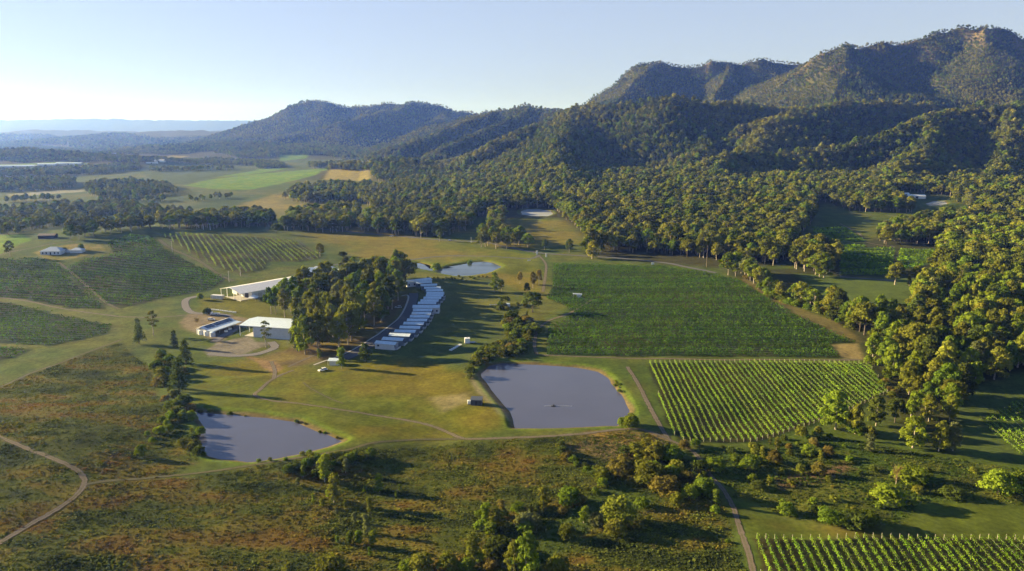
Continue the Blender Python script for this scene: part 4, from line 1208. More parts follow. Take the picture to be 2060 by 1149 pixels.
# ---- woods: the nearest are trees of their own, the rest is one forest
TZ = np.array(trees, dtype=float)
occ = np.array([(a, b, c) for a, b, c in OCC])
ok = np.ones(len(TZ), bool)
for a, b, c in occ:
    ok &= np.hypot(TZ[:, 0] - a, TZ[:, 1] - b) > c * .9 + 1.5
for k, (poly, lev) in PONDS.items(): ok &= seg_sd(poly, TZ[:, 0], TZ[:, 1]) > 4
for nm in ("v_big", "v_mid", "v_r1", "v_r2", "v_r3", "v_right", "v_top", "v_hill", "bright", "bright2", "bright3", "bright4", "bright5", "straw", "pale_strip"): ok &= seg_sd(AREAS[nm], TZ[:, 0], TZ[:, 1]) > 5
for P, w in TR:
    for i in range(0, len(P), 3): ok &= np.hypot(TZ[:, 0] - P[i, 0], TZ[:, 1] - P[i, 1]) > w * .5 + 3
KEEP_OUT = []                                    # footprints of buildings: centre, radius
for px, py, rr in ((470,600,16),(520,585,16),(560,572,14),(590,562,14),(630,558,15),(668,560,14),(605,618,6),(675,732,7),(530,668,20),(440,662,14),
                   (800,617,7),(778,690,9),(840,640,9),(860,600,9),(845,566,12),(1838,398,16),(780,668,5),(815,625,5)):
    q = G(px, py); KEEP_OUT.append((q[0], q[1], rr))
for a, b, c in KEEP_OUT: ok &= np.hypot(TZ[:, 0] - a, TZ[:, 1] - b) > c
TZ = TZ[ok]
tz = hgt(TZ[:, 0], TZ[:, 1])
px_, py_, dep = proj(TZ[:, 0], TZ[:, 1], tz)
vis = (px_ > -25) & (px_ < 2085)
size = TZ[:, 2] / dep * vis
grp_ok = np.array([ZONES[int(z)][5] is not None for z in TZ[:, 4]])
order = np.argsort(-(size * grp_ok))
N_IND = 250
ind = order[:N_IND]
for i in ind:
    x, y, H, ci, zi = TZ[i]; ci = int(ci); z = ZONES[int(zi)]
    kd = KK[ci]
    if kd == "gum" and (z[0] in ("creek", "r_wood") or rng.random() < .25): kd = "full"
    put(kd, (x, y), H, CK[ci], z[5], z[6], wide=rng.uniform(.8, 1.12) * (.86 if z[0] == "grove" else 1))
rest = np.ones(len(TZ), bool); rest[ind] = False
FX = TZ[rest]; fz = tz[rest]
P = [np.column_stack([FX[:, 0], FX[:, 1], fz - .3])]; S = [FX[:, 2] / 18.0]; K = [FX[:, 3].astype(int) + np.where(FX[:, 1] < 1150, 9, 0)]
n = len(HT)
P.append(HT[:, [0, 1, 3]] - np.array([0, 0, .6])); S.append(HT[:, 2] * np.where(rng.random(n) < np.where(HT[:, 1] > 2300, .96, .68), rng.uniform(.45, .75, n), rng.uniform(.8, 1.25, n)))
stand = fbm(HT[:, 0], HT[:, 1], 150, 3, 211) + rng.normal(0, .28, n)
K.append(np.select([stand < -.45, stand < -.2, stand < 0, stand < .12, stand < .3, stand < .5], [7, 2, 0, 3, 4, 6], 1))
P, S, K = np.vstack(P), np.concatenate(S), np.concatenate(K)
wd = rng.uniform(1.0, 1.35, len(S))
scatter("forest", P, rng.uniform(0, 6.28, len(S)), np.column_stack([S * wd, S * wd, S]), K, FAR_PROTOS + MID_PROTOS,
        "eucalyptus forest covering the range, its foot and the far belts of the valley", "forest")

# ---- scrub in gullies and rough corners
SCR = [([(300,735),(330,715),(372,760),(350,800),(395,830),(400,920),(385,915),(360,850),(325,800)], 5.0, (.45, 1.0), [.2, .35, .2, .1, .15, 0]),
       ([(965,705),(1000,690),(1050,690),(1062,712),(1000,728),(970,745),(940,765),(945,735)], 4.5, (.5, 1.0), [.1, .5, .15, .05, .2, 0]),
       ([(1010,640),(1060,640),(1085,660),(1072,700),(1050,705),(1025,690)], 5.5, (.5, 1.1), [.2, .45, .15, .05, .15, 0]),
       ([(985,608),(1015,596),(1050,600),(1060,620),(1000,625)], 6, (.4, .9), [.2, .5, .2, .05, .05, 0]),
       ([(1105,888),(1130,890),(1155,930),(1200,945),(1215,962),(1180,955),(1135,935)], 3.5, (.3, .7), [.15, .5, .2, .0, .15, 0]),
       ([(570,930),(760,910),(770,925),(700,945),(640,965),(575,955)], 5.0, (.3, .75), [.2, .5, .2, .1, 0, 0]),
       ([(960,1040),(1080,1020),(1160,1000),(1240,960),(1260,980),(1180,1020),(1060,1075),(990,1149),(950,1149)], 7, (.35, .8), [.25, .3, .2, .1, .1, .05]),
       ([(1240,900),(1400,905),(1430,950),(1440,1000),(1300,960),(1230,950)], 6.5, (.5, 1.1), [.25, .3, .2, .05, .15, .05]),
       ([(1410,910),(1530,905),(1680,885),(1840,905),(1940,930),(2060,960),(2200,1000),(2200,1020),(1870,1005),(1800,1050),(1650,1050),(1560,1025),(1480,985)], 9.0, (.2, .6), [.3, .18, .25, .1, .07, .1]),
       ([(1360,895),(1520,898),(1640,868),(1700,872),(1690,885),(1540,915),(1420,915)], 6, (.25, .7), [.3, .3, .25, .05, .1, 0]),
       ([(1690,860),(1840,850),(1900,905),(1860,915),(1760,895)], 7, (.5, 1.1), [.25, .4, .2, .1, .05, 0]),
       ([(1735,700),(1770,740),(1810,790),(1790,800),(1760,760),(1725,715)], 5, (.4, .9), [.3, .2, .2, .1, .15, .05]),
       ([(1490,556),(1560,585),(1660,622),(1725,655),(1720,668),(1640,632),(1540,598)], 6, (.5, 1.1), [.25, .15, .25, .1, .05, .2]),
       ([(388,826),(470,832),(600,846),(690,886),(660,880),(600,852),(470,836),(392,832)], 2.4, (.16, .34), [.3, .1, .3, 0, .2, .1]),
       ([(400,880),(408,915),(450,926),(560,925),(640,908),(640,913),(560,932),(440,929),(398,915)], 2.8, (.16, .36), [.3, .2, .3, 0, .1, .1]),
       ([(1215,752),(1245,770),(1275,820),(1270,850),(1262,820),(1235,778)], 3.0, (.14, .34), [.2, 0, .3, 0, 0, .5]),
       ([(850,560),(980,556),(1000,552),(980,562),(900,566)], 5, (.2, .4), [.3, .3, .3, 0, .1, 0]),
       ([(1500,1050),(1560,1035),(1600,1050),(1520,1062)], 7, (.2, .5), [.4, .2, .2, .1, .1, 0]),
       ([(1440,1030),(1455,1030),(1500,1149),(1480,1149)], 6, (.14, .36), [.3, .1, .3, .1, .1, .1]),
       ([(770,690),(800,660),(830,620),(835,600),(842,600),(835,630),(800,675)], 7, (.22, .5), [.3, .2, .2, .2, .1, 0])]
P, S, K = [], [], []
for px, sp, sr, pr in SCR:
    q = fill(GP(px), sp)
    q = q[fbm(q[:, 0], q[:, 1], 26, 2, 301) > -.35]
    okq = np.ones(len(q), bool)
    for L, w in TR:
        for i in range(0, len(L), 2): okq &= np.hypot(q[:, 0] - L[i, 0], q[:, 1] - L[i, 1]) > w * .5 + .8
    for k, (poly, lev) in PONDS.items(): okq &= seg_sd(poly, q[:, 0], q[:, 1]) > -.5
    q = q[okq]
    P.append(q); S.append(rng.uniform(*sr, len(q))); K.append(rng.choice(6, len(q), p=np.array(pr) / sum(pr)))
P, S, K = np.vstack(P), np.concatenate(S), np.concatenate(K)
pz = hgt(P[:, 0], P[:, 1])
scatter("scrub", np.column_stack([P, pz - .15]), rng.uniform(0, 6.28, len(S)), np.column_stack([S * 1.2, S * 1.2, S]), K, SHRUB_PROTOS,
        "low mixed scrub filling the gullies, pond banks and rough corners", "scrub")

# ---- rough dry grass in tufts
def tuft(seed, color, n=12, R0=1.3, h=.36):
    r = np.random.default_rng(seed)
    a = Acc()
    p = np.column_stack([r.normal(0, R0 * .45, n), r.normal(0, R0 * .45, n), r.uniform(.1, .5, n) * h])
    nm = np.column_stack([r.normal(0, 1, n), r.normal(0, 1, n), r.uniform(.5, 2.0, n)])
    V, F = cards(p, nm, h * 1.7, .8, r); a.add(V, F, r.uniform(.75, 1.25))
    V, F, T = a.get()
    me = mesh_np("tuft", V, F, [M_GRASS]); float_attr(me, "tone", T)
    col_attr(me, "tint", np.tile(color, (len(V), 1)))
    o = bpy.data.objects.new("tuft", me)
    return o
TUFTS = [tuft(1, (.160, .128, .026)), tuft(2, (.135, .126, .024)), tuft(3, (.082, .098, .019)), tuft(4, (.058, .074, .018)), tuft(5, (.145, .090, .024)), tuft(6, (.108, .118, .021)), tuft(7, (.080, .120, .021))]  # the darkest tufts carry the painted shade bands too
P, K, S = [], [], []
for nm, sp, gr in (("rough_b", 1.75, 0), ("rough_l", 2.0, 0), ("scrub_r", 1.9, 1), ("green_gully", 2.6, 2), ("dam_face", 2.4, 0), ("slip", 3, 1)):
    q = fill(AREAS[nm], sp)
    x_, y_, dpt = proj(q[:, 0], q[:, 1], 0 * q[:, 0])
    q = q[(x_ > -60) & (x_ < 2120) & (y_ < 1190)]
    if nm in ("rough_b",): q = q[seg_sd(AREAS["green_gully"], q[:, 0], q[:, 1]) > 0]
    f = patch(q[:, 0], q[:, 1]) + rng.normal(0, .13, len(q))
    k = np.select([f < -.35, f < -.1, f < .05, f < .22, f < .5], [3, 2, 5, 1, 0], 4)
    if gr == 1: k = np.select([f < -.2, f < .15, f < .4], [3, 6, 2], 5)
    if gr == 2: k = np.full(len(q), 6)
    okq = np.ones(len(q), bool)
    for L, w in TR:
        sel = (L[:, 0] > q[:, 0].min() - 9) & (L[:, 0] < q[:, 0].max() + 9)
        for i in np.where(sel)[0][::1]: okq &= np.hypot(q[:, 0] - L[i, 0], q[:, 1] - L[i, 1]) > w * .42 + .5
    for kk, (poly, lev) in PONDS.items(): okq &= seg_sd(poly, q[:, 0], q[:, 1]) > 1
    q, k = q[okq], k[okq]
    P.append(q); K.append(k); S.append(rng.uniform(.6, 1.25, len(q)) * (1 + .4 * fbm(q[:, 0], q[:, 1], 18, 2, 171)))
P, S, K = np.vstack(P), np.concatenate(S), np.concatenate(K)
pz = hgt(P[:, 0], P[:, 1])
scatter("tall_grass", np.column_stack([P, pz - .05]), rng.uniform(0, 6.28, len(S)), np.column_stack([S, S, S * rng.uniform(.6, 1.2, len(S))]), K, TUFTS,
        "rough dry tussock grass over the near paddocks", "grass")

# ------------------------------------------------------------------ vineyards: every row of vines is one thing
def clip_rows(poly, dirv, spacing):
    d = np.array(dirv, float); d /= np.linalg.norm(d); nrm = np.array([-d[1], d[0]])
    t = poly @ nrm; out = []
    c = np.arange(t.min() + spacing * .6, t.max(), spacing)
    for cc in c:
        hits = []
        for i in range(len(poly)):
            a, b = poly[i], poly[(i + 1) % len(poly)]
            ta, tb = a @ nrm - cc, b @ nrm - cc
            if ta * tb < 0:
                q = a + (b - a) * ta / (ta - tb); hits.append(q @ d)
        hits.sort()
        segs = [(hits[i], hits[i + 1]) for i in range(0, len(hits) - 1, 2) if hits[i + 1] - hits[i] > 10]
        if segs: out.append([(nrm * cc + d * s0, nrm * cc + d * s1) for s0, s1 in segs])
    return out
M_POST = pbsdf("grey_post", (.32, .29, .25), .9)
n_rows = 0
def vineyard(nm, dirv, spacing, label, group, dens=5.0, card=.55, wid=.42, hgt_=1.75, color="vine", posts=False, gap=.25):
    global n_rows
    for a, b in [s for segs in clip_rows(AREAS[nm], dirv, spacing) for s in segs]:
        acc = Acc(); ends = []
        L = np.linalg.norm(b - a); n = int(L * dens)
        d = (b - a) / L; nr = np.array([-d[1], d[0]])
        t = rng.uniform(0, 1, n)
        xy = a + (b - a) * t[:, None]
        g = fbm(xy[:, 0], xy[:, 1], 5.0, 2, 401); g2 = fbm(xy[:, 0], xy[:, 1], 40.0, 2, 411)
        kp = g + .55 * g2 > -1 + gap * 2.2 - .25
        xy, g = xy[kp], g[kp]
        if len(xy) < 4: continue
        off = np.clip(rng.normal(0, wid, len(xy)), -2 * wid, 2 * wid)
        vig = np.clip(1 + .30 * g + 1.2 * fbm(xy[:, 0], xy[:, 1], 26.0, 3, 421) * (spacing > 3.5), .45, 1.7)
        z = hgt(xy[:, 0], xy[:, 1]) + rng.uniform(.25, hgt_, len(xy)) * vig
        P = np.column_stack([xy + nr * off[:, None], z])
        Nn = np.column_stack([nr[0] * off / wid, nr[1] * off / wid, np.full(len(xy), .9)]) + rng.normal(0, .55, (len(xy), 3))
        V, F = cards(P, Nn, card, .85)
        acc.add(V, F, np.repeat((1 + .25 * g) * (.55 + .45 * vig), 4)); nl = len(F)
        q = a + (b - a) * np.linspace(0, 1, max(2, int(L / 9)))[:, None]; qz = hgt(q[:, 0], q[:, 1]) + .95
        for i in range(len(q) - 1):
            V, F = tube((*q[i], qz[i]), (*q[i + 1], qz[i + 1]), .035, .035, 3); acc.add(V, F)
        if posts:
            for e in (a, b):
                zz = Z1(*e); V, F = tube((e[0], e[1], zz - .2), (e[0], e[1], zz + 1.75), .09, .08, 5); ends.append((V, F))
        V, F, T = acc.get()
        o0 = np.array([a[0], a[1], Z1(*a)])
        me = mesh_np("vine_row", V - o0, F, [M_VINE, M_POST], False, np.where(np.arange(len(F)) < nl, 0, 1)); float_attr(me, "tone", T); col_attr(me, "tint", np.ones((len(V), 3)))
        o = link("vine_row", me); o.location = o0
        o.color = (*LEAFC[color], 1)
        tag(o, label, "vine row", group); n_rows += 1
        for V, F in ends: link("trellis_post", mesh_np("trellis_post", V - o0, F, [M_POST]), o)
vineyard("v_low", (-.12, -1), 2.66, "row of trellised vines in the bottom right vineyard", "vine rows of the bottom right vineyard", 16, .42, .28, 1.75, posts=True, gap=.05)
vineyard("v_mid", (-.05, -1), 2.62, "row of vines in the striped vineyard right of the large pond", "vine rows of the striped vineyard", 13, .42, .24, 1.7, posts=True, gap=.04)
vineyard("v_right", (-.20, -1), 3.0, "row of vines in the vineyard cut by the right edge", "vine rows of the right edge vineyard", 8, .50, .36, 1.7)
vineyard("v_big", (1, -.02), 3.5, "long row of vines in the large dark green vineyard", "vine rows of the large vineyard", 4.4, .9, .48, 1.7, color="deepvine", gap=.24)
vineyard("v_hill", (1, -.22), 6.8, "row of vines on the knoll below the hilltop house", "vine rows of the knoll vineyard", 3.8, 1.1, .55, 1.8, color="deepvine", gap=.22)
vineyard("v_hill2", (1, -.10), 6.2, "row of vines on the left hillside under the hilltop house", "vine rows of the left hillside vineyard", 3.8, 1.1, .55, 1.8, color="deepvine", gap=.22)
vineyard("v_hill3", (1, -.10), 4.6, "row of vines in the left vineyard below the pale track", "vine rows of the lower left vineyard", 3.2, .95, .6, 1.8, color="deepvine", gap=.24)
vineyard("v_hill4", (1, -.10), 5.0, "row of vines in the corner vineyard at the left edge", "vine rows of the corner vineyard", 3.2, .95, .6, 1.8, color="deepvine", gap=.24)
vineyard("v_top", (.47, -.88), 5.0, "row of vines in the upper vineyard behind the long white shed", "vine rows of the upper vineyard", 5.0, .8, .34, 1.9, color="green", gap=.18)
for nm in ("v_r1", "v_r2", "v_r3"):
    vineyard(nm, (1, -.05), 12.0, "row of vines in a small vineyard in the forest clearing", "vine rows of the forest clearing", 4.5, 1.8, 1.9, 1.9, color="vine", gap=.30)

# ------------------------------------------------------------------ buildings, vehicles and farm things
class MB:
    def __init__(s): s.V, s.F = [], []
    def quad(s, *pts):
        i = len(s.V); s.V += [tuple(p) for p in pts]; s.F.append(tuple(range(i, i + len(pts))))
    def hexa(s, a, b):
        """a: four bottom points counter clockwise, b: four top points"""
        i = len(s.V); s.V += [tuple(p) for p in a] + [tuple(p) for p in b]
        s.F += [(i + 3, i + 2, i + 1, i), (i + 4, i + 5, i + 6, i + 7)]
        for k in range(4):
            j = (k + 1) % 4; s.F.append((i + k, i + j, i + 4 + j, i + 4 + k))
    def box(s, x0, x1, y0, y1, z0, z1):
        s.hexa([(x0, y0, z0), (x1, y0, z0), (x1, y1, z0), (x0, y1, z0)], [(x0, y0, z1), (x1, y0, z1), (x1, y1, z1), (x0, y1, z1)])
    def slab(s, p, t):
        """sheet through four points, thickness t downwards"""
        s.hexa([(q[0], q[1], q[2] - t) for q in p], p)
    def cyl(s, x, y, z0, z1, r0, r1=None, k=14, cap=True):
        r1 = r0 if r1 is None else r1
        i = len(s.V)
        for zz, r in ((z0, r0), (z1, r1)):
            for j in range(k):
                a = 2 * math.pi * j / k; s.V.append((x + r * math.cos(a), y + r * math.sin(a), zz))
        for j in range(k):
            n = (j + 1) % k; s.F.append((i + j, i + n, i + k + n, i + k + j))
        if cap: s.F += [tuple(range(i + k - 1, i - 1, -1)), tuple(range(i + k, i + 2 * k))]
    def rod(s, p0, p1, r, k=8):
        V, F = tube(p0, p1, r, r, k); i = len(s.V)
        s.V += [tuple(v) for v in V]; s.F += [tuple(int(q) + i for q in f) for f in F]
        s.F += [tuple(range(i + k - 1, i - 1, -1)), tuple(range(i + k, i + 2 * k))]
    def disc_y(s, x, y0, y1, z, r, k=14):
        i = len(s.V)
        for yy in (y0, y1):
            for j in range(k):
                a = 2 * math.pi * j / k; s.V.append((x + r * math.cos(a), yy, z + r * math.sin(a)))
        for j in range(k):
            n = (j + 1) % k; s.F.append((i + j, i + n, i + k + n, i + k + j))
        s.F += [tuple(range(i + k - 1, i - 1, -1)), tuple(range(i + k, i + 2 * k))]
    def build(s, name, mat, parent=None, label=None):
        me = bpy.data.meshes.new(name); me.from_pydata(s.V, [], s.F); me.materials.append(mat); me.update()
        bm = bmesh.new(); bm.from_mesh(me); bmesh.ops.recalc_face_normals(bm, faces=bm.faces); bm.to_mesh(me); bm.free()
        o = link(name, me, parent)
        if label: o["label"] = label
        return o

def sheet_mat(name, col, rough=.42, ribs=2.2, axis='X', metal=0.0, var=.10):
    """ribbed painted metal sheet"""
    m, n, l, out = new_mat(name)
    b = n.new("ShaderNodeBsdfPrincipled"); b.inputs["Roughness"].default_value = rough; b.inputs["Metallic"].default_value = metal
    tc = n.new("ShaderNodeTexCoord"); w = n.new("ShaderNodeTexWave"); w.bands_direction = axis
    w.inputs["Scale"].default_value = ribs; l.new(tc.outputs["Object"], w.inputs["Vector"])
    no = n.new("ShaderNodeTexNoise"); no.inputs["Scale"].default_value = .6; no.inputs["Detail"].default_value = 5
    l.new(tc.outputs["Object"], no.inputs["Vector"])
    mr = n.new("ShaderNodeMapRange"); mr.inputs["From Min"].default_value = .3; mr.inputs["From Max"].default_value = .7
    mr.inputs["To Min"].default_value = 1 - var; mr.inputs["To Max"].default_value = 1 + var * .5
    l.new(no.outputs["Fac"], mr.inputs["Value"])
    sc = n.new("ShaderNodeVectorMath"); sc.operation = 'SCALE'; sc.inputs[0].default_value = col
    l.new(mr.outputs[0], sc.inputs["Scale"]); l.new(sc.outputs[0], b.inputs["Base Color"])
    bp = n.new("ShaderNodeBump"); bp.inputs["Strength"].default_value = .35; bp.inputs["Distance"].default_value = .04
    l.new(w.outputs["Fac"], bp.inputs["Height"]); l.new(bp.outputs[0], b.inputs["Normal"])
    l.new(b.outputs[0], out.inputs[0])
    return m
M_ROOFB = sheet_mat("pale_blue_roof", (.58, .67, .74)); M_ROOFW = sheet_mat("cream_roof", (.72, .70, .66)); M_WALLW = sheet_mat("white_wall", (.62, .64, .66), .5, 1.4)
M_WALLL = sheet_mat("lilac_white_wall", (.56, .58, .62), .5, 1.2); M_ROOFG = sheet_mat("grey_roof", (.33, .36, .40)); M_WALLC = sheet_mat("cream_wall", (.58, .56, .50), .6)
M_DARK = pbsdf("dark_opening", (.035, .035, .04), .8); M_GLASS = pbsdf("window_glass", (.03, .045, .06), .08, noise=.05, spec=.6)
M_PANEL = pbsdf("solar_cells", (.02, .028, .05), .15, noise=.1, spec=.6); M_WHITE = pbsdf("white_paint", (.72, .72, .70), .45, noise=.06)
M_STEEL = pbsdf("galvanised_steel", (.45, .46, .47), .45, .4); M_CONC = pbsdf("concrete", (.38, .36, .34), .9, noise=.2); M_DECK = pbsdf("grey_deck", (.42, .42, .44), .8)
M_RUBBER = pbsdf("tyre_rubber", (.02, .02, .02), .9); M_CARW = pbsdf("white_car_paint", (.70, .71, .72), .25, noise=.03, spec=.5); M_TIMBER = pbsdf("weathered_timber", (.22, .18, .14), .9, noise=.3)
M_NAVY = pbsdf("dark_blue_grey_sheet", (.055, .065, .085), .6); M_TILE = pbsdf("hip_roof_sheet", (.40, .45, .50), .5); M_RUST = pbsdf("rusty_steel", (.16, .08, .05), .85, noise=.35)

def at_h(px, py, h):
    """point h metres above the land that is seen at this pixel"""
    g = G(px, py); z = g[2] + h
    for _ in range(4):
        q = flat(px, py, z); z = Z1(*q) + h
    return q
def gable(root, L, Wd, he, hr, over=.4, roof_mat=None, wall_mat=None, x_open=0.0):
    """ridge along x; building from x_open to L, y -Wd/2 .. Wd/2"""
    w = MB(); y = Wd / 2
    w.box(x_open, L, -y, y, -.4, he)
    for xx in (x_open, L):                       # gable triangles
        w.hexa([(xx - .05, -y, he), (xx + .05, -y, he), (xx + .05, y, he), (xx - .05, y, he)],
               [(xx - .05, -.05, hr - .12), (xx + .05, -.05, hr - .12), (xx + .05, .05, hr - .12), (xx - .05, .05, hr - .12)])
    wall = w.build("wall", wall_mat or M_WALLW, root)
    r = MB(); k = (hr - he) / y; ye = y + over; ze = he - k * over + .08
    r.slab([(-over, -ye, ze), (L + over, -ye, ze), (L + over, 0, hr + .08), (-over, 0, hr + .08)], .10)
    r.slab([(-over, 0, hr + .085), (L + over, 0, hr + .085), (L + over, ye, ze), (-over, ye, ze)], .10)
    roof = r.build("roof", roof_mat or M_ROOFB, root)
    return wall, roof

# ---- the curved row of cabins
def make_cabin(L=11.8, Wd=5.2):
    root = empty("cabin", (0, 0, 0))
    w = MB(); y = Wd / 2; he, hr = 2.9, 3.75
    w.box(-L / 2, L / 2 - 1.6, -y, y, -.35, he)
    w.box(L / 2 - 1.599, L / 2, -y, -y + .16, -.35, he); w.box(L / 2 - 1.599, L / 2, y - .16, y, -.35, he)
    w.hexa([(-L / 2, -y + .01, he + .001), (-L / 2 + .1, -y + .01, he + .001), (-L / 2 + .1, y - .01, he + .001), (-L / 2, y - .01, he + .001)],
           [(-L / 2, -.05, hr - .1), (-L / 2 + .1, -.05, hr - .1), (-L / 2 + .1, .05, hr - .1), (-L / 2, .05, hr - .1)])
    wall = w.build("wall", M_WALLL, root)
    r = MB(); o = .35; k = (hr - he) / y; ye = y + o; ze = he - k * o + .08
    r.slab([(-L / 2 - o, -ye, ze), (L / 2 + .5, -ye, ze), (L / 2 + .5, 0, hr + .08), (-L / 2 - o, 0, hr + .08)], .1)
    r.slab([(-L / 2 - o, 0, hr + .085), (L / 2 + .5, 0, hr + .085), (L / 2 + .5, ye, ze), (-L / 2 - o, ye, ze)], .1)
    r.build("roof", M_ROOFB, root)
    g = MB(); g.box(L / 2 - 1.598, L / 2 - 1.53, -y + .5, y - .5, .05, 2.3); g.build("glass_door", M_GLASS, root)
    d = MB(); d.box(L / 2 + .003, L / 2 + 1.5, -y, y, -.12, .10); d.box(L / 2 - 1.52, L / 2 - .003, -y + .17, y - .17, -.12, .06)
    d.box(L / 2 + 1.42, L / 2 + 1.5, -y, y, .103, .9); d.build("deck", M_DECK, root)
    win = MB(); win.box(-L / 2 + 1.4, -L / 2 + 2.6, -y - .04, -y - .004, 1.2, 2.2); win.build("window", M_GLASS, root)
    dr = MB(); dr.box(-L / 2 - .05, -L / 2 - .004, -.5, .5, 0, 2.1); dr.build("door", M_DARK, root)
    gt = MB(); gt.box(-L / 2 - o, L / 2 + .5, -ye - .12, -ye - .006, ze - .16, ze - .02); gt.build("gutter", M_STEEL, root)
    return root
def copy_tree(o, parent=None):
    c = o.copy(); COL.objects.link(c)
    if parent is not None: c.parent = parent
    for ch in list(o.children): copy_tree(ch, c)
    return c
CAB = [(777.5,689.4,-15),(791.6,681.6,-11),(804.8,673.4,-8),(815.5,666,-5),(825.3,658.2,-4),(832.6,650.4,-3),(839.4,643.6,-2),(844.8,636.5,-1),(848.2,630,-1),(850.6,623.6,0),
       (859.4,609.5,0),(864.3,604.6,0),(870,599.2,0),(874.5,594.3,0),(875.5,589.5,0),(874,584.1,3),(869.6,579,6),(862.3,573.4,10),(851.6,568,17)]
proto_cabin = make_cabin()
shade_wall = [ch for ch in proto_cabin.children if ch.name.startswith("wall")][0].data.copy(); shade_wall.materials[0] = sheet_mat("shade_blue_wall", (.13, .17, .22), .5, 1.2)  # shade between the cabins painted into this darker wall copy
CLAB = {0: "cabin at the near end of the curved row, its whole pale long wall showing", 1: "second pale cabin from the near end of the curved row",
        2: "third pale cabin from the near end of the curved row", 18: "last small cabin of the curved row, tucked against the long end building"}
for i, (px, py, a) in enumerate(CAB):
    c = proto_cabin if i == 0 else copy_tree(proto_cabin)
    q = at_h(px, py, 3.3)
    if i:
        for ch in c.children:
            if ch.name.startswith("wall"): ch.data = shade_wall
    c.location = (q[0], q[1], Z1(*q) + .35); c.rotation_euler = (0, 0, R(a))
    tag(c, CLAB.get(i, "cabin in the " + ("near" if i < 10 else "far") + " half of the curved row, beside the widest one" if i in (9, 10) else
            "pale blue roofed cabin in the near half of the curved row" if i < 10 else "pale blue roofed cabin in the far half of the curved row"),
        "cabin", "cabins of the curved row")
def long_cabin(px, py, a, L, Wd, h, label, nw):
    root = empty("long_cabin", (0, 0, 0)); q = at_h(px, py, h)
    root.location = (q[0], q[1], Z1(*q) + .2); root.rotation_euler = (0, 0, R(a))
    tag(root, label, "cabin", None)
    w, r = gable(root, L, Wd, h - .3, h + .7, .4, M_ROOFB, M_WALLL)
    for i in range(nw):
        m = MB(); x = 1.5 + i * (L - 3) / max(1, nw - 1); m.box(x - .55, x + .55, -Wd / 2 - .05, -Wd / 2 - .004, 1.0, 2.3); m.build("window", M_GLASS, root)
    for ch in root.children: ch.location.x -= L / 2
    return root
long_cabin(857.9, 616.3, 0, 17.5, 6.5, 4.2, "widest cabin, in the middle of the curved row, with a strip of windows", 6)
long_cabin(840.4, 563.5, 31, 21, 7.5, 4.2, "long pale building set askew at the far end of the cabin row", 5)

# ---- long white shed
root = empty("long_shed", (0, 0, 0))
q = at_h(463, 582.5, 6.6); root.location = (q[0], q[1], Z1(*q)); root.rotation_euler = (0, 0, R(50))
tag(root, "long white shed with a cream roof and open gabled end, left of the grove", "shed")
gable(root, 64, 27, 5.4, 7.9, .5, M_ROOFW, M_WALLW, x_open=9)
p = MB()
for yy in (-13.0, -4.5, 4.5, 13.0): p.box(-.15, .15, yy - .15, yy + .15, -.4, 5.4 + (13.5 - abs(yy)) * .17)
p.build("porch_post", M_WHITE, root)
d = MB()
for x0, x1 in ((14, 17), (22, 25), (30, 33)): d.box(x0, x1, -13.56, -13.504, 0, 3.6)
d.build("roller_door", M_STEEL, root)
d = MB(); d.box(8.9, 8.946, -9, -4, 0, 3.6); d.build("end_door", M_DARK, root)
d = MB(); d.box(8.9, 8.946, 2, 7, 0, 3.6); d.build("end_door", M_DARK, root)
b = MB(); b.box(0, 2, -12.4, 12.4, -.5, .14); b.box(2.003, 8.99, -12.4, 12.4, -.5, .12); b.build("porch_slab", M_CONC, root)
q = G(438, 601); root = empty("water_tank", (q[0], q[1], q[2]), R(-14)); tag(root, "long low white tank box at the open corner of the long white shed", "tank")
b = MB(); b.box(-4.5, 4.5, -1.6, 1.6, -.3, 2.6); b.build("body", M_WALLC, root)
b = MB(); b.box(-4.6, 4.6, -1.7, 1.7, 2.603, 2.75); b.build("lid", M_ROOFW, root)
b = MB()
for x in (-3, 0, 3): b.box(x - .08, x + .08, -1.68, -1.604, -.1, 2.55)
b.build("rib", M_WHITE, root)
q = G(510.5, 604); root = empty("canopy", (q[0], q[1], q[2]), R(-10)); tag(root, "low white peaked marquee canopy on the lawn beside the long white shed", "canopy")
b = MB(); b.hexa([(-3, -3, 2.2), (3, -3, 2.2), (3, 3, 2.2), (-3, 3, 2.2)], [(-.2, -.2, 3.9), (.2, -.2, 3.9), (.2, .2, 3.9), (-.2, .2, 3.9)]); b.build("cover", M_WHITE, root)
for sx in (-2.8, 2.8):
    for sy in (-2.8, 2.8):
        b = MB(); b.cyl(sx, sy, -.2, 2.195, .06); b.build("leg", M_STEEL, root)

# ---- blue roofed shed
q = at_h(480.5, 655, 6.6); root = empty("big_shed", (q[0], q[1], Z1(*q)), R(-13)); tag(root, "large pale blue roofed shed with an open bay, beside the grove", "shed")
Lx, Dy = 33, 20
w = MB(); w.box(9.0, Lx, .4, Dy, -.4, 6.3); w.build("wall", M_WALLL, root)
r = MB(); r.slab([(0, 0, 6.75), (Lx + .4, 0, 6.75), (Lx + .4, Dy * .55, 8.1), (0, Dy * .55, 8.1)], .12)
r.slab([(0, Dy * .55, 8.105), (Lx + .4, Dy * .55, 8.105), (Lx + .4, Dy + .4, 7.0), (0, Dy + .4, 7.0)], .12); r.build("roof", M_ROOFB, root)
w = MB(); w.hexa([(Lx - .1, .4, 6.302), (Lx, .4, 6.302), (Lx, Dy, 6.302), (Lx - .1, Dy, 6.302)], [(Lx - .1, Dy * .5, 7.85), (Lx, Dy * .5, 7.85), (Lx, Dy * .6, 7.85), (Lx - .1, Dy * .6, 7.85)]); w.build("gable_wall", M_WALLL, root)
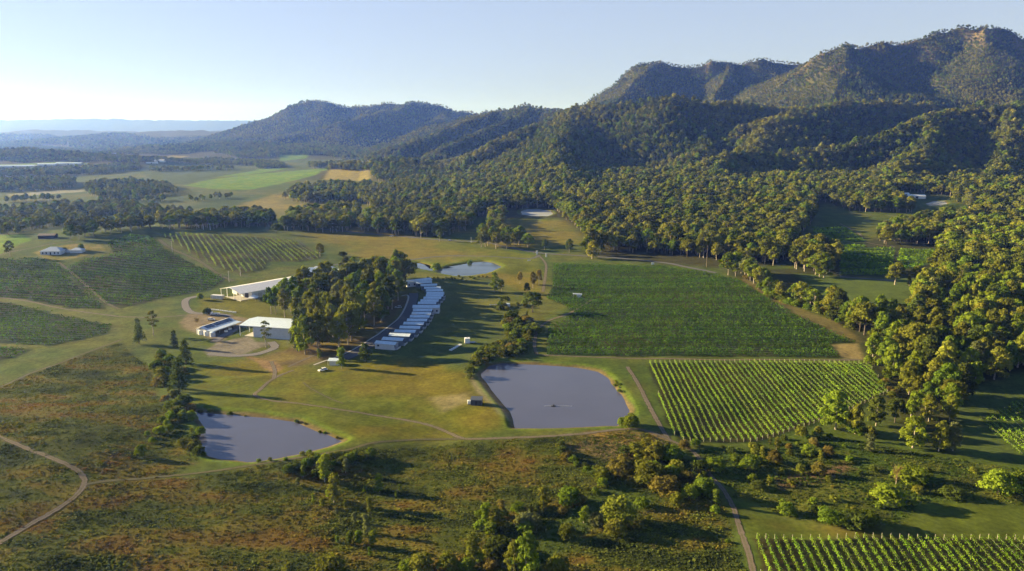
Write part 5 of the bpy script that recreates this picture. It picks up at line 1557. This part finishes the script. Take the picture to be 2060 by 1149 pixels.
for yy in (.3, Dy * .5, Dy - .3):
    p = MB(); p.box(.1, .4, yy - .15, yy + .15, -.4, 6.6 + (1.2 if yy > 5 and yy < 15 else 0)); p.build("post", M_WHITE, root)
b = MB(); b.box(2.5, 8.99, 1, Dy - 1, -.4, .12); b.build("floor_slab", M_CONC, root)
b = MB(); b.box(13.5, 17.5, .33, .396, 0, 4.4); b.build("roller_door", M_WALLW, root)
g = MB(); g.box(0, Lx + .4, -.16, -.006, 6.5, 6.70); g.build("gutter", M_STEEL, root)

# ---- shed with the solar roof
q = G(405, 673.5); root = empty("solar_shed", (q[0], q[1], q[2]), R(69)); tag(root, "low grey shed with dark solar panels on its roof and white tanks at its end", "shed")
L, Wd = 25, 7.0
w = MB(); w.box(0, L, -Wd / 2, Wd / 2, -.4, 3.3); w.build("wall", M_WALLL, root)
k = .14
r = MB(); r.slab([(-.3, -Wd / 2 - .3, 3.34), (L + .3, -Wd / 2 - .3, 3.34), (L + .3, .8, 4.6), (-.3, .8, 4.6)], .1)
r.slab([(-.3, .8, 4.605), (L + .3, .8, 4.605), (L + .3, Wd / 2 + .3, 3.7), (-.3, Wd / 2 + .3, 3.7)], .1); r.build("roof", M_ROOFW, root)
zf = lambda y: 3.34 + (y + Wd / 2 + .3) / (Wd / 2 + 1.1) * 1.26 + .06
for x0, x1 in ((2.5, 9.0), (9.6, 24)):
    s_ = MB(); s_.slab([(x0, -3.2, zf(-3.2)), (x1, -3.2, zf(-3.2)), (x1, .4, zf(.4)), (x0, .4, zf(.4))], .04); s_.build("solar_panel", M_PANEL, root)
r = MB(); r.slab([(-.3, -Wd / 2 - 5.0, 2.7), (L + .3, -Wd / 2 - 5.0, 2.7), (L + .3, -Wd / 2 - .32, 3.22), (-.3, -Wd / 2 - .32, 3.22)], .1); r.build("lean_to_roof", M_ROOFB, root)
for i in range(5):
    p = MB(); x = .2 + i * (L - .4) / 4; p.box(x - .1, x + .1, -Wd / 2 - 4.8, -Wd / 2 - 4.6, -.4, 2.6); p.build("post", M_STEEL, root)
for i, (px, py) in enumerate(((404.5, 671.8), (416, 673.8), (428, 675.8))):
    q = G(px, py + 1); t = empty("round_tank", (q[0], q[1], q[2])); tag(t, ("white round water tank, leftmost of the three at the end of the solar roofed shed", "white round water tank, middle of the three at the end of the solar roofed shed",
        "bluish round water tank, rightmost of the three at the end of the solar roofed shed")[i], "tank", "water tanks at the solar roofed shed")
    b = MB(); b.cyl(0, 0, -.2, 2.5, 1.6, k=20); b.build("shell", M_WHITE if i < 2 else M_WALLL, t)
    b = MB(); b.cyl(0, 0, 2.503, 2.95, 1.66, .3, k=20); b.build("lid", M_WHITE if i < 2 else M_ROOFB, t)
for j, (px, py, nm, lab) in enumerate(((455, 668, "crate", "cream crate under the lean to of the solar roofed shed"), (463, 663, "crate", "white crate at the far end of the solar roofed shed's lean to"))):
    q = G(px, py); t = empty(nm, (q[0], q[1], q[2]), R(20)); tag(t, lab, "crate")
    b = MB(); b.box(-1, 1, -.7, .7, 0, 1.1); b.build("box", M_WHITE, t); b = MB(); b.box(-1.05, 1.05, -.75, .75, 1.103, 1.2); b.build("lid", M_STEEL, t)

# ---- pump house
q = G(663, 735.5); root = empty("pump_house", (q[0], q[1], q[2]), R(-8)); tag(root, "tiny white pump house with a pitched roof behind the parked car at the grove's front", "hut")
w = MB(); w.box(0, 5.0, 0, 4.4, -.4, 2.6); w.build("wall", M_WALLC, root)
r = MB(); r.slab([(-.9, -.4, 2.66), (5.3, -.4, 2.66), (5.3, 2.2, 3.5), (-.9, 2.2, 3.5)], .1); r.slab([(-.9, 2.2, 3.505), (5.3, 2.2, 3.505), (5.3, 4.8, 2.66), (-.9, 4.8, 2.66)], .1); r.build("roof", M_ROOFB, root)
d = MB(); d.box(-.05, -.004, 1.4, 2.6, 0, 2.1); d.build("door", M_DARK, root)
p = MB(); p.box(-.8, -.68, -.2, -.08, -.3, 2.55); p.build("post", M_WHITE, root)

# ---- hilltop house
q = G(103, 512.5); root = empty("hilltop_house", (q[0], q[1], q[2]), R(4)); tag(root, "white house with a pale blue hipped roof alone on the vineyard knoll", "house")
def hip(root, x0, x1, y0, y1, he, hr, o=.7, wall=None, roof=None):
    w = MB(); w.box(x0, x1, y0, y1, -.5, he); wl_ = w.build("wall", wall or M_WALLW, root)
    r = MB(); m = min(x1 - x0, y1 - y0) / 2 + o; X0, X1, Y0, Y1 = x0 - o, x1 + o, y0 - o, y1 + o
    if x1 - x0 >= y1 - y0: t = [(X0 + m, (Y0 + Y1) / 2 - .05, hr), (X1 - m, (Y0 + Y1) / 2 - .05, hr), (X1 - m, (Y0 + Y1) / 2 + .05, hr), (X0 + m, (Y0 + Y1) / 2 + .05, hr)]
    else: t = [((X0 + X1) / 2 - .05, Y0 + m, hr), ((X0 + X1) / 2 + .05, Y0 + m, hr), ((X0 + X1) / 2 + .05, Y1 - m, hr), ((X0 + X1) / 2 - .05, Y1 - m, hr)]
    r.hexa([(X0, Y0, he + .003), (X1, Y0, he + .003), (X1, Y1, he + .003), (X0, Y1, he + .003)], t); r.build("roof", roof or M_TILE, root)
    return wl_
hip(root, -9, 8, 0, 12, 3.0, 6.2); hip(root, 13, 23, 6, 13, 2.8, 4.6)
for x in (-7, -4, -.5, 3, 6):
    m = MB(); m.box(x - .6, x + .6, -.06, -.004, .6 if x != -.5 else .05, 2.3); m.build("window" if x != -.5 else "door", M_GLASS, root)
b = MB(); b.box(8.72, 12.28, 8, 11, -.4, 2.7); b.build("link_wall", M_WALLL, root)
# ---- white building hidden behind the grove
q = G(640, 560); root = empty("reception_building", (q[0], q[1], q[2]), R(6)); tag(root, "white building with several pale hipped roofs showing above the grove", "building")
hip(root, -13, 6, 0, 11, 4.2, 8.2, .8, M_WALLL, M_ROOFB); hip(root, 12, 31, -2, 9, 4.0, 7.2, .8, M_WALLL, M_ROOFB); hip(root, -8, 12, 14, 22, 4.0, 7.0, .8, M_WALLL, M_ROOFW)
b = MB(); b.box(6.85, 11.15, 3, 7, -.3, 3.6); b.build("link_wall", M_WALLW, root)
for x in (-10, -6, -2, 2):
    m = MB(); m.box(x - .8, x + .8, -.06, -.004, .8, 2.6); m.build("window", M_GLASS, root)
# ---- gazebo in the grove
q = G(603, 621); root = empty("round_hut", (q[0], q[1], q[2])); tag(root, "round open hut with a shallow pale conical roof at the grove's left edge", "hut")
b = MB(); b.cyl(0, 0, 2.9, 4.3, 4.6, .2, k=12); b.build("roof", M_CONC, root)
b = MB(); b.cyl(-.6, .3, -.3, 2.895, 2.4, k=12); b.build("wall", M_WALLC, root)
for i in range(6):
    a = i * math.pi / 3; b = MB(); b.cyl(4.1 * math.cos(a), 4.1 * math.sin(a), -.3, 3.0, .12, k=8); b.build("post", M_TIMBER, root)
# ---- dark hut and white box by the large pond
q = G(959, 813); root = empty("dark_hut", (q[0], q[1], q[2]), R(-6)); tag(root, "small dark blue grey hut on the bank of the large pond", "hut")
b = MB(); b.box(-2.4, 2.4, -1.8, 1.8, -.3, 2.5); b.build("wall", M_NAVY, root)
b = MB(); b.slab([(-2.6, -2, 2.6), (2.6, -2, 2.6), (2.6, 2, 3.0), (-2.6, 2, 3.0)], .1); b.build("roof", M_NAVY, root); b = MB(); b.box(-.5, .5, -1.86, -1.804, 0, 2); b.build("door", M_DARK, root)
def tote(px, py, s, lab):
    q = G(px, py); t = empty("tote_tank", (q[0], q[1], q[2]), R(8)); tag(t, lab, "tank")
    b = MB(); b.box(-s, s, -s, s, .16, s * 2); b.build("tank", M_WHITE, t); b = MB(); b.box(-s * 1.05, s * 1.05, -s * 1.05, s * 1.05, -.05, .156); b.build("pallet", M_TIMBER, t)
    b = MB(); b.cyl(0, 0, s * 2 + .003, s * 2 + .12, s * .25); b.build("cap", M_RUBBER, t)
tote(944, 812.5, .8, "small white tote tank beside the dark hut at the pond")
tote(940, 690, 1.5, "larger white tote tank in the shaded field right of the cabins")
q = G(950, 690.5); root = empty("trailer", (q[0], q[1], q[2]), R(4)); tag(root, "low pale flat trailer beside the white tote tank in the shaded field", "trailer")
b = MB(); b.box(-1.8, 1.8, -1, 1, .55, .8); b.build("bed", M_DECK, root)
for sy in (-1.02, .86):
    b = MB(); b.disc_y(0, sy, sy + .16, .33, .33); b.build("wheel", M_RUBBER, root)
b = MB(); b.box(1.803, 3.0, -.08, .08, .55, .66); b.build("drawbar", M_STEEL, root)
for i in range(6):
    t_ = i / 5; q = G(907 + 19 * t_, 705 - 11 * t_); root = empty("pallet", (q[0], q[1], q[2]), R(-25)); tag(root, "pale pallet in the slanting row on the shaded field", "pallet", "pallets on the shaded field")
    b = MB(); b.box(-.9, .9, -.6, .6, .12, .45); b.build("load", M_WALLW, root); b = MB(); b.box(-.95, .95, -.65, .65, -.05, .117); b.build("base", M_TIMBER, root)
for i in range(7):
    t_ = i / 6; q = G(419 + 52 * t_, 622.5 + 6.5 * t_); root = empty("pallet", (q[0], q[1], q[2]), R(-15)); tag(root, "pale stacked pallet in the line along the lawn behind the farmyard", "pallet", "pallets behind the farmyard")
    b = MB(); b.box(-1.4, 1.4, -.5, .5, .12, .6); b.build("load", M_WALLW, root); b = MB(); b.box(-1.45, 1.45, -.55, .55, -.05, .117); b.build("base", M_TIMBER, root)
q = G(1019.5, 616.5); root = empty("round_tank", (q[0], q[1], q[2])); tag(root, "pale blue round tank in the shaded hollow left of the large vineyard", "tank")
b = MB(); b.cyl(0, 0, -.2, 2.0, 2.2, k=18); b.build("shell", M_WALLW, root); b = MB(); b.cyl(0, 0, 2.003, 2.3, 2.26, .3, k=18); b.build("lid", M_ROOFB, root)
q0, q1 = G(985, 614), G(1011, 613); b = MB(); b.rod((0, 0, .35), (q1[0] - q0[0], q1[1] - q0[1], q1[2] - q0[2] + .35), .22, 8); o = b.build("pipe", M_WHITE); o.location = q0; tag(o, "pale pipe lying on the ground beside the round tank in the hollow", "pipe")
# ---- hut in the large vineyard
q = G(1161.5, 599); root = empty("field_shelter", (q[0], q[1], q[2]), R(-5)); tag(root, "small blue grey shelter with a dark roof on posts in the large vineyard's gap", "shelter")
b = MB(); b.box(-.5, 3, -1.6, 1.6, -.3, 2.6); b.build("wall", M_WALLL, root); b = MB(); b.slab([(-3.4, -2, 3.1), (3.4, -2, 2.8), (3.4, 2, 2.8), (-3.4, 2, 3.1)], .12); b.build("roof", M_ROOFG, root)
for sy in (-1.7, 1.7):
    b = MB(); b.box(-3.1, -2.9, sy - .1, sy + .1, -.3, 2.97); b.build("post", M_STEEL, root)
# ---- pump float on the large pond
pl = PONDS["right"][1]
q = flat(1113, 817, pl); root = empty("pump_float", (q[0], q[1], pl)); root.scale = (.8, .8, .8); tag(root, "dark pump float with a thin pale pipe on the large pond", "float")
b = MB(); b.hexa([(-1.1, -.6, -.25), (1.1, -.6, -.25), (1.1, .6, -.25), (-1.1, .6, -.25)], [(-1.3, -.8, .35), (1.3, -.8, .35), (1.3, .8, .35), (-1.3, .8, .35)]); b.build("hull", M_NAVY, root)
b = MB(); b.cyl(.2, 0, .353, .9, .4); b.build("pump", M_RUBBER, root)
b = MB(); b.rod((-5.2, 0, .06), (-1.2, 0, .06), .09); b.rod((1.2, 0, .06), (10.5, -.2, .06), .09); b.build("pipe", M_WHITE, root)
# ---- far buildings
def barn(px, py, L, Wd, he, hr, a, lab, roof, wall, name="farm_building"):
    q = G(px, py); r0 = empty(name, (q[0], q[1], q[2]), R(a)); tag(r0, lab, "building")
    gable(r0, L, Wd, he, hr, .5, roof, wall)
    for ch in r0.children: ch.location.x -= L / 2
    d = MB(); d.box(-2, 2, -Wd / 2 - .06, -Wd / 2 - .004, 0, he * .8); d.build("door", M_DARK, r0)
    return r0
barn(322, 326, 30, 14, 4.5, 7.5, -4, "white farmhouse with a pale roof among the far trees at the left", M_WHITE, M_WHITE)
barn(306, 329, 34, 8, 3, 4.2, -4, "long low pale outbuilding in front of the far white farmhouse", M_WHITE, M_WALLW)
barn(30, 336, 120, 16, 4, 6, 3, "long pale roofed shed at the far left edge below the bright green field", M_ROOFB, M_WALLW)
barn(95, 333, 52, 15, 4, 6, 3, "middle pale roofed shed of the far left row below the bright green field", M_ROOFB, M_WALLW)
barn(140, 331, 78, 15, 4, 6, 2, "right pale roofed shed of the far left row below the bright green field", M_ROOFB, M_WALLW)
barn(1842, 399, 26, 9, 4.0, 6.0, -6, "white building in the forest clearing behind the pale pond", M_WHITE, M_WHITE)
barn(1822, 394, 8, 6, 3.4, 5, 0, "small white shed at the left of the white forest building", M_WHITE, M_WHITE)
barn(618, 303, 34, 12, 4.5, 7, 0, "pale house among the far trees below the central ridge", M_ROOFB, M_WALLW)
barn(131, 428, 9, 6, 3, 4.6, 10, "small pale hut among the trees at the left beyond the knoll", M_WHITE, M_WALLC)
barn(97, 479, 15, 7, 3, 4.4, 8, "dark low shed at the end of the trees behind the hilltop house", M_TIMBER, M_DARK)

# ---- vehicles
def make_car(a, px, py, lab, col=None, van=False):
    q = G(px, py); root = empty("car" if not van else "truck", (q[0], q[1], q[2] + .12), R(a)); tag(root, lab, "car" if not van else "truck")
    b = MB(); Lx = 2.25
    b.hexa([(-Lx, -.88, .35), (Lx, -.88, .35), (Lx, .88, .35), (-Lx, .88, .35)], [(-Lx, -.86, .92), (Lx * .96, -.86, .84), (Lx * .96, .86, .84), (-Lx, .86, .92)])
    b.build("body", col or M_CARW, root)
    if not van:
        b = MB(); b.hexa([(-2.1, -.82, .925), (1.0, -.82, .925), (1.0, .82, .925), (-2.1, .82, .925)], [(-1.85, -.68, 1.42), (.3, -.68, 1.42), (.3, .68, 1.42), (-1.85, .68, 1.42)]); b.build("windows", M_GLASS, root)
        b = MB(); b.box(-1.8, .28, -.7, .7, 1.423, 1.5); b.build("roof", col or M_CARW, root)
    else:
        b = MB(); b.hexa([(.9, -.9, .925), (2.15, -.9, .925), (2.15, .9, .925), (.9, .9, .925)], [(.9, -.85, 2.1), (1.8, -.85, 2.1), (1.8, .85, 2.1), (.9, .85, 2.1)]); b.build("cab", M_CARW, root)
        b = MB(); b.box(-3.6, .8, -1.05, 1.05, .95, 1.2); b.build("tray", M_STEEL, root)
        b = MB(); b.box(1.9, 2.12, -.8, .8, 1.5, 1.95); b.build("windscreen", M_GLASS, root)
    for x in (-1.4, 1.4):
        for sy in (-.92, .72):
            b = MB(); b.disc_y(x, sy, sy + .2, .33, .34); b.build("wheel", M_RUBBER, root)
    for sy in (-.6, .6):
        b = MB(); b.box(Lx * .975, Lx * .99, sy - .18, sy + .18, .55, .72); b.build("headlight", M_WHITE, root)
    return root
make_car(222, 649, 746.5, "white car parked on the grass in front of the pump house")
make_car(185, 801, 620, "white car parked under the grove beside the asphalt lane")
make_car(10, 425, 644.5, "white car behind the solar roofed shed")
make_car(190, 431, 634, "white flatbed truck in the farmyard beside a dark shrub", van=True)
make_car(0, 906, 484.5, "white car on the road between the dark copse and the clump")
make_car(180, 788, 476.5, "white car on the road in front of the dark copse")
# ---- poles, gate and small markers
def pole(px, py, H, lab, group=None, arm=True, mat=None):
    q = G(px, py); root = empty("power_pole", (q[0], q[1], q[2]), R(20)); tag(root, lab, "pole", group)
    b = MB(); b.cyl(0, 0, -.4, H, .17, .11, 8); b.build("pole", mat or M_TIMBER, root)
    if arm: b = MB(); b.box(-1.1, 1.1, -.07, .07, H - .9, H - .75); b.build("crossarm", M_TIMBER, root)
pole(347, 511, 12, "tall pale power pole on the headland beside the upper vineyard", mat=M_CONC)
pole(461, 568, 9, "pale pole standing left of the long white shed's roof", mat=M_CONC)
pole(484, 556, 8, "pale pole at the foot of the upper vineyard", mat=M_CONC)
pole(1421, 538, 20, "tall power pole at the forest edge above the large vineyard")
pole(958, 440, 16, "thin power pole rising from the far copse")
pole(409, 462, 7, "left one of two white poles in front of the windbreak", None, False, M_WHITE); pole(423, 463, 7, "right one of two white poles in front of the windbreak", None, False, M_WHITE)
pole(948, 488, 6, "pale post at the roadside bend left of the roadside clump", None, False, M_WHITE)
for px, py, lab in ((1080, 512, "left white gate pillar where the driveway meets the road"), (1099, 517, "right white gate pillar where the driveway meets the road")):
    q = G(px, py); root = empty("gate_pillar", (q[0], q[1], q[2])); tag(root, lab, "gate pillar")
    b = MB(); b.box(-.7, .7, -.7, .7, -.3, 3.4); b.build("shaft", M_WHITE, root); b = MB(); b.box(-.9, .9, -.9, .9, 3.403, 3.7); b.build("cap", M_CONC, root)
def marker(px, py, w, h, lab):
    q = G(px, py); root = empty("sign_board", (q[0], q[1], q[2]), R(5)); tag(root, lab, "sign")
    b = MB(); b.box(-w / 2, w / 2, -.1, .1, .5, .5 + h); b.build("board", M_WHITE, root)
    for sx in (-.8, .8): b = MB(); b.box(sx * w / 2 * .8 - .07, sx * w / 2 * .8 + .07, .103, .2, -.3, .5 + h * .8); b.build("leg", M_TIMBER, root)
marker(1313, 534, 2.6, 2.2, "white board at the roadside above the large vineyard"); marker(1064, 526, 3.0, 1.0, "low white board on the lawn near the gate pillars"); marker(748, 527, 1.8, 1.6, "small white board beside the driveway behind the grove")
q0, q1 = G(2012, 599), G(2075, 606)
root = empty("guard_rail", (q0[0], q0[1], q0[2])); tag(root, "white guard rail of the road at the right edge among the trees", "rail")
v = np.array(q1) - np.array(q0); b = MB(); b.rod((0, 0, .9), (v[0], v[1], v[2] + .9), .2, 6); b.build("rail", M_WHITE, root)
for i in range(6):
    t_ = i / 5; b = MB(); b.cyl(v[0] * t_, v[1] * t_, v[2] * t_ - .3, v[2] * t_ + .72, .1, k=8); b.build("post", M_STEEL, root)
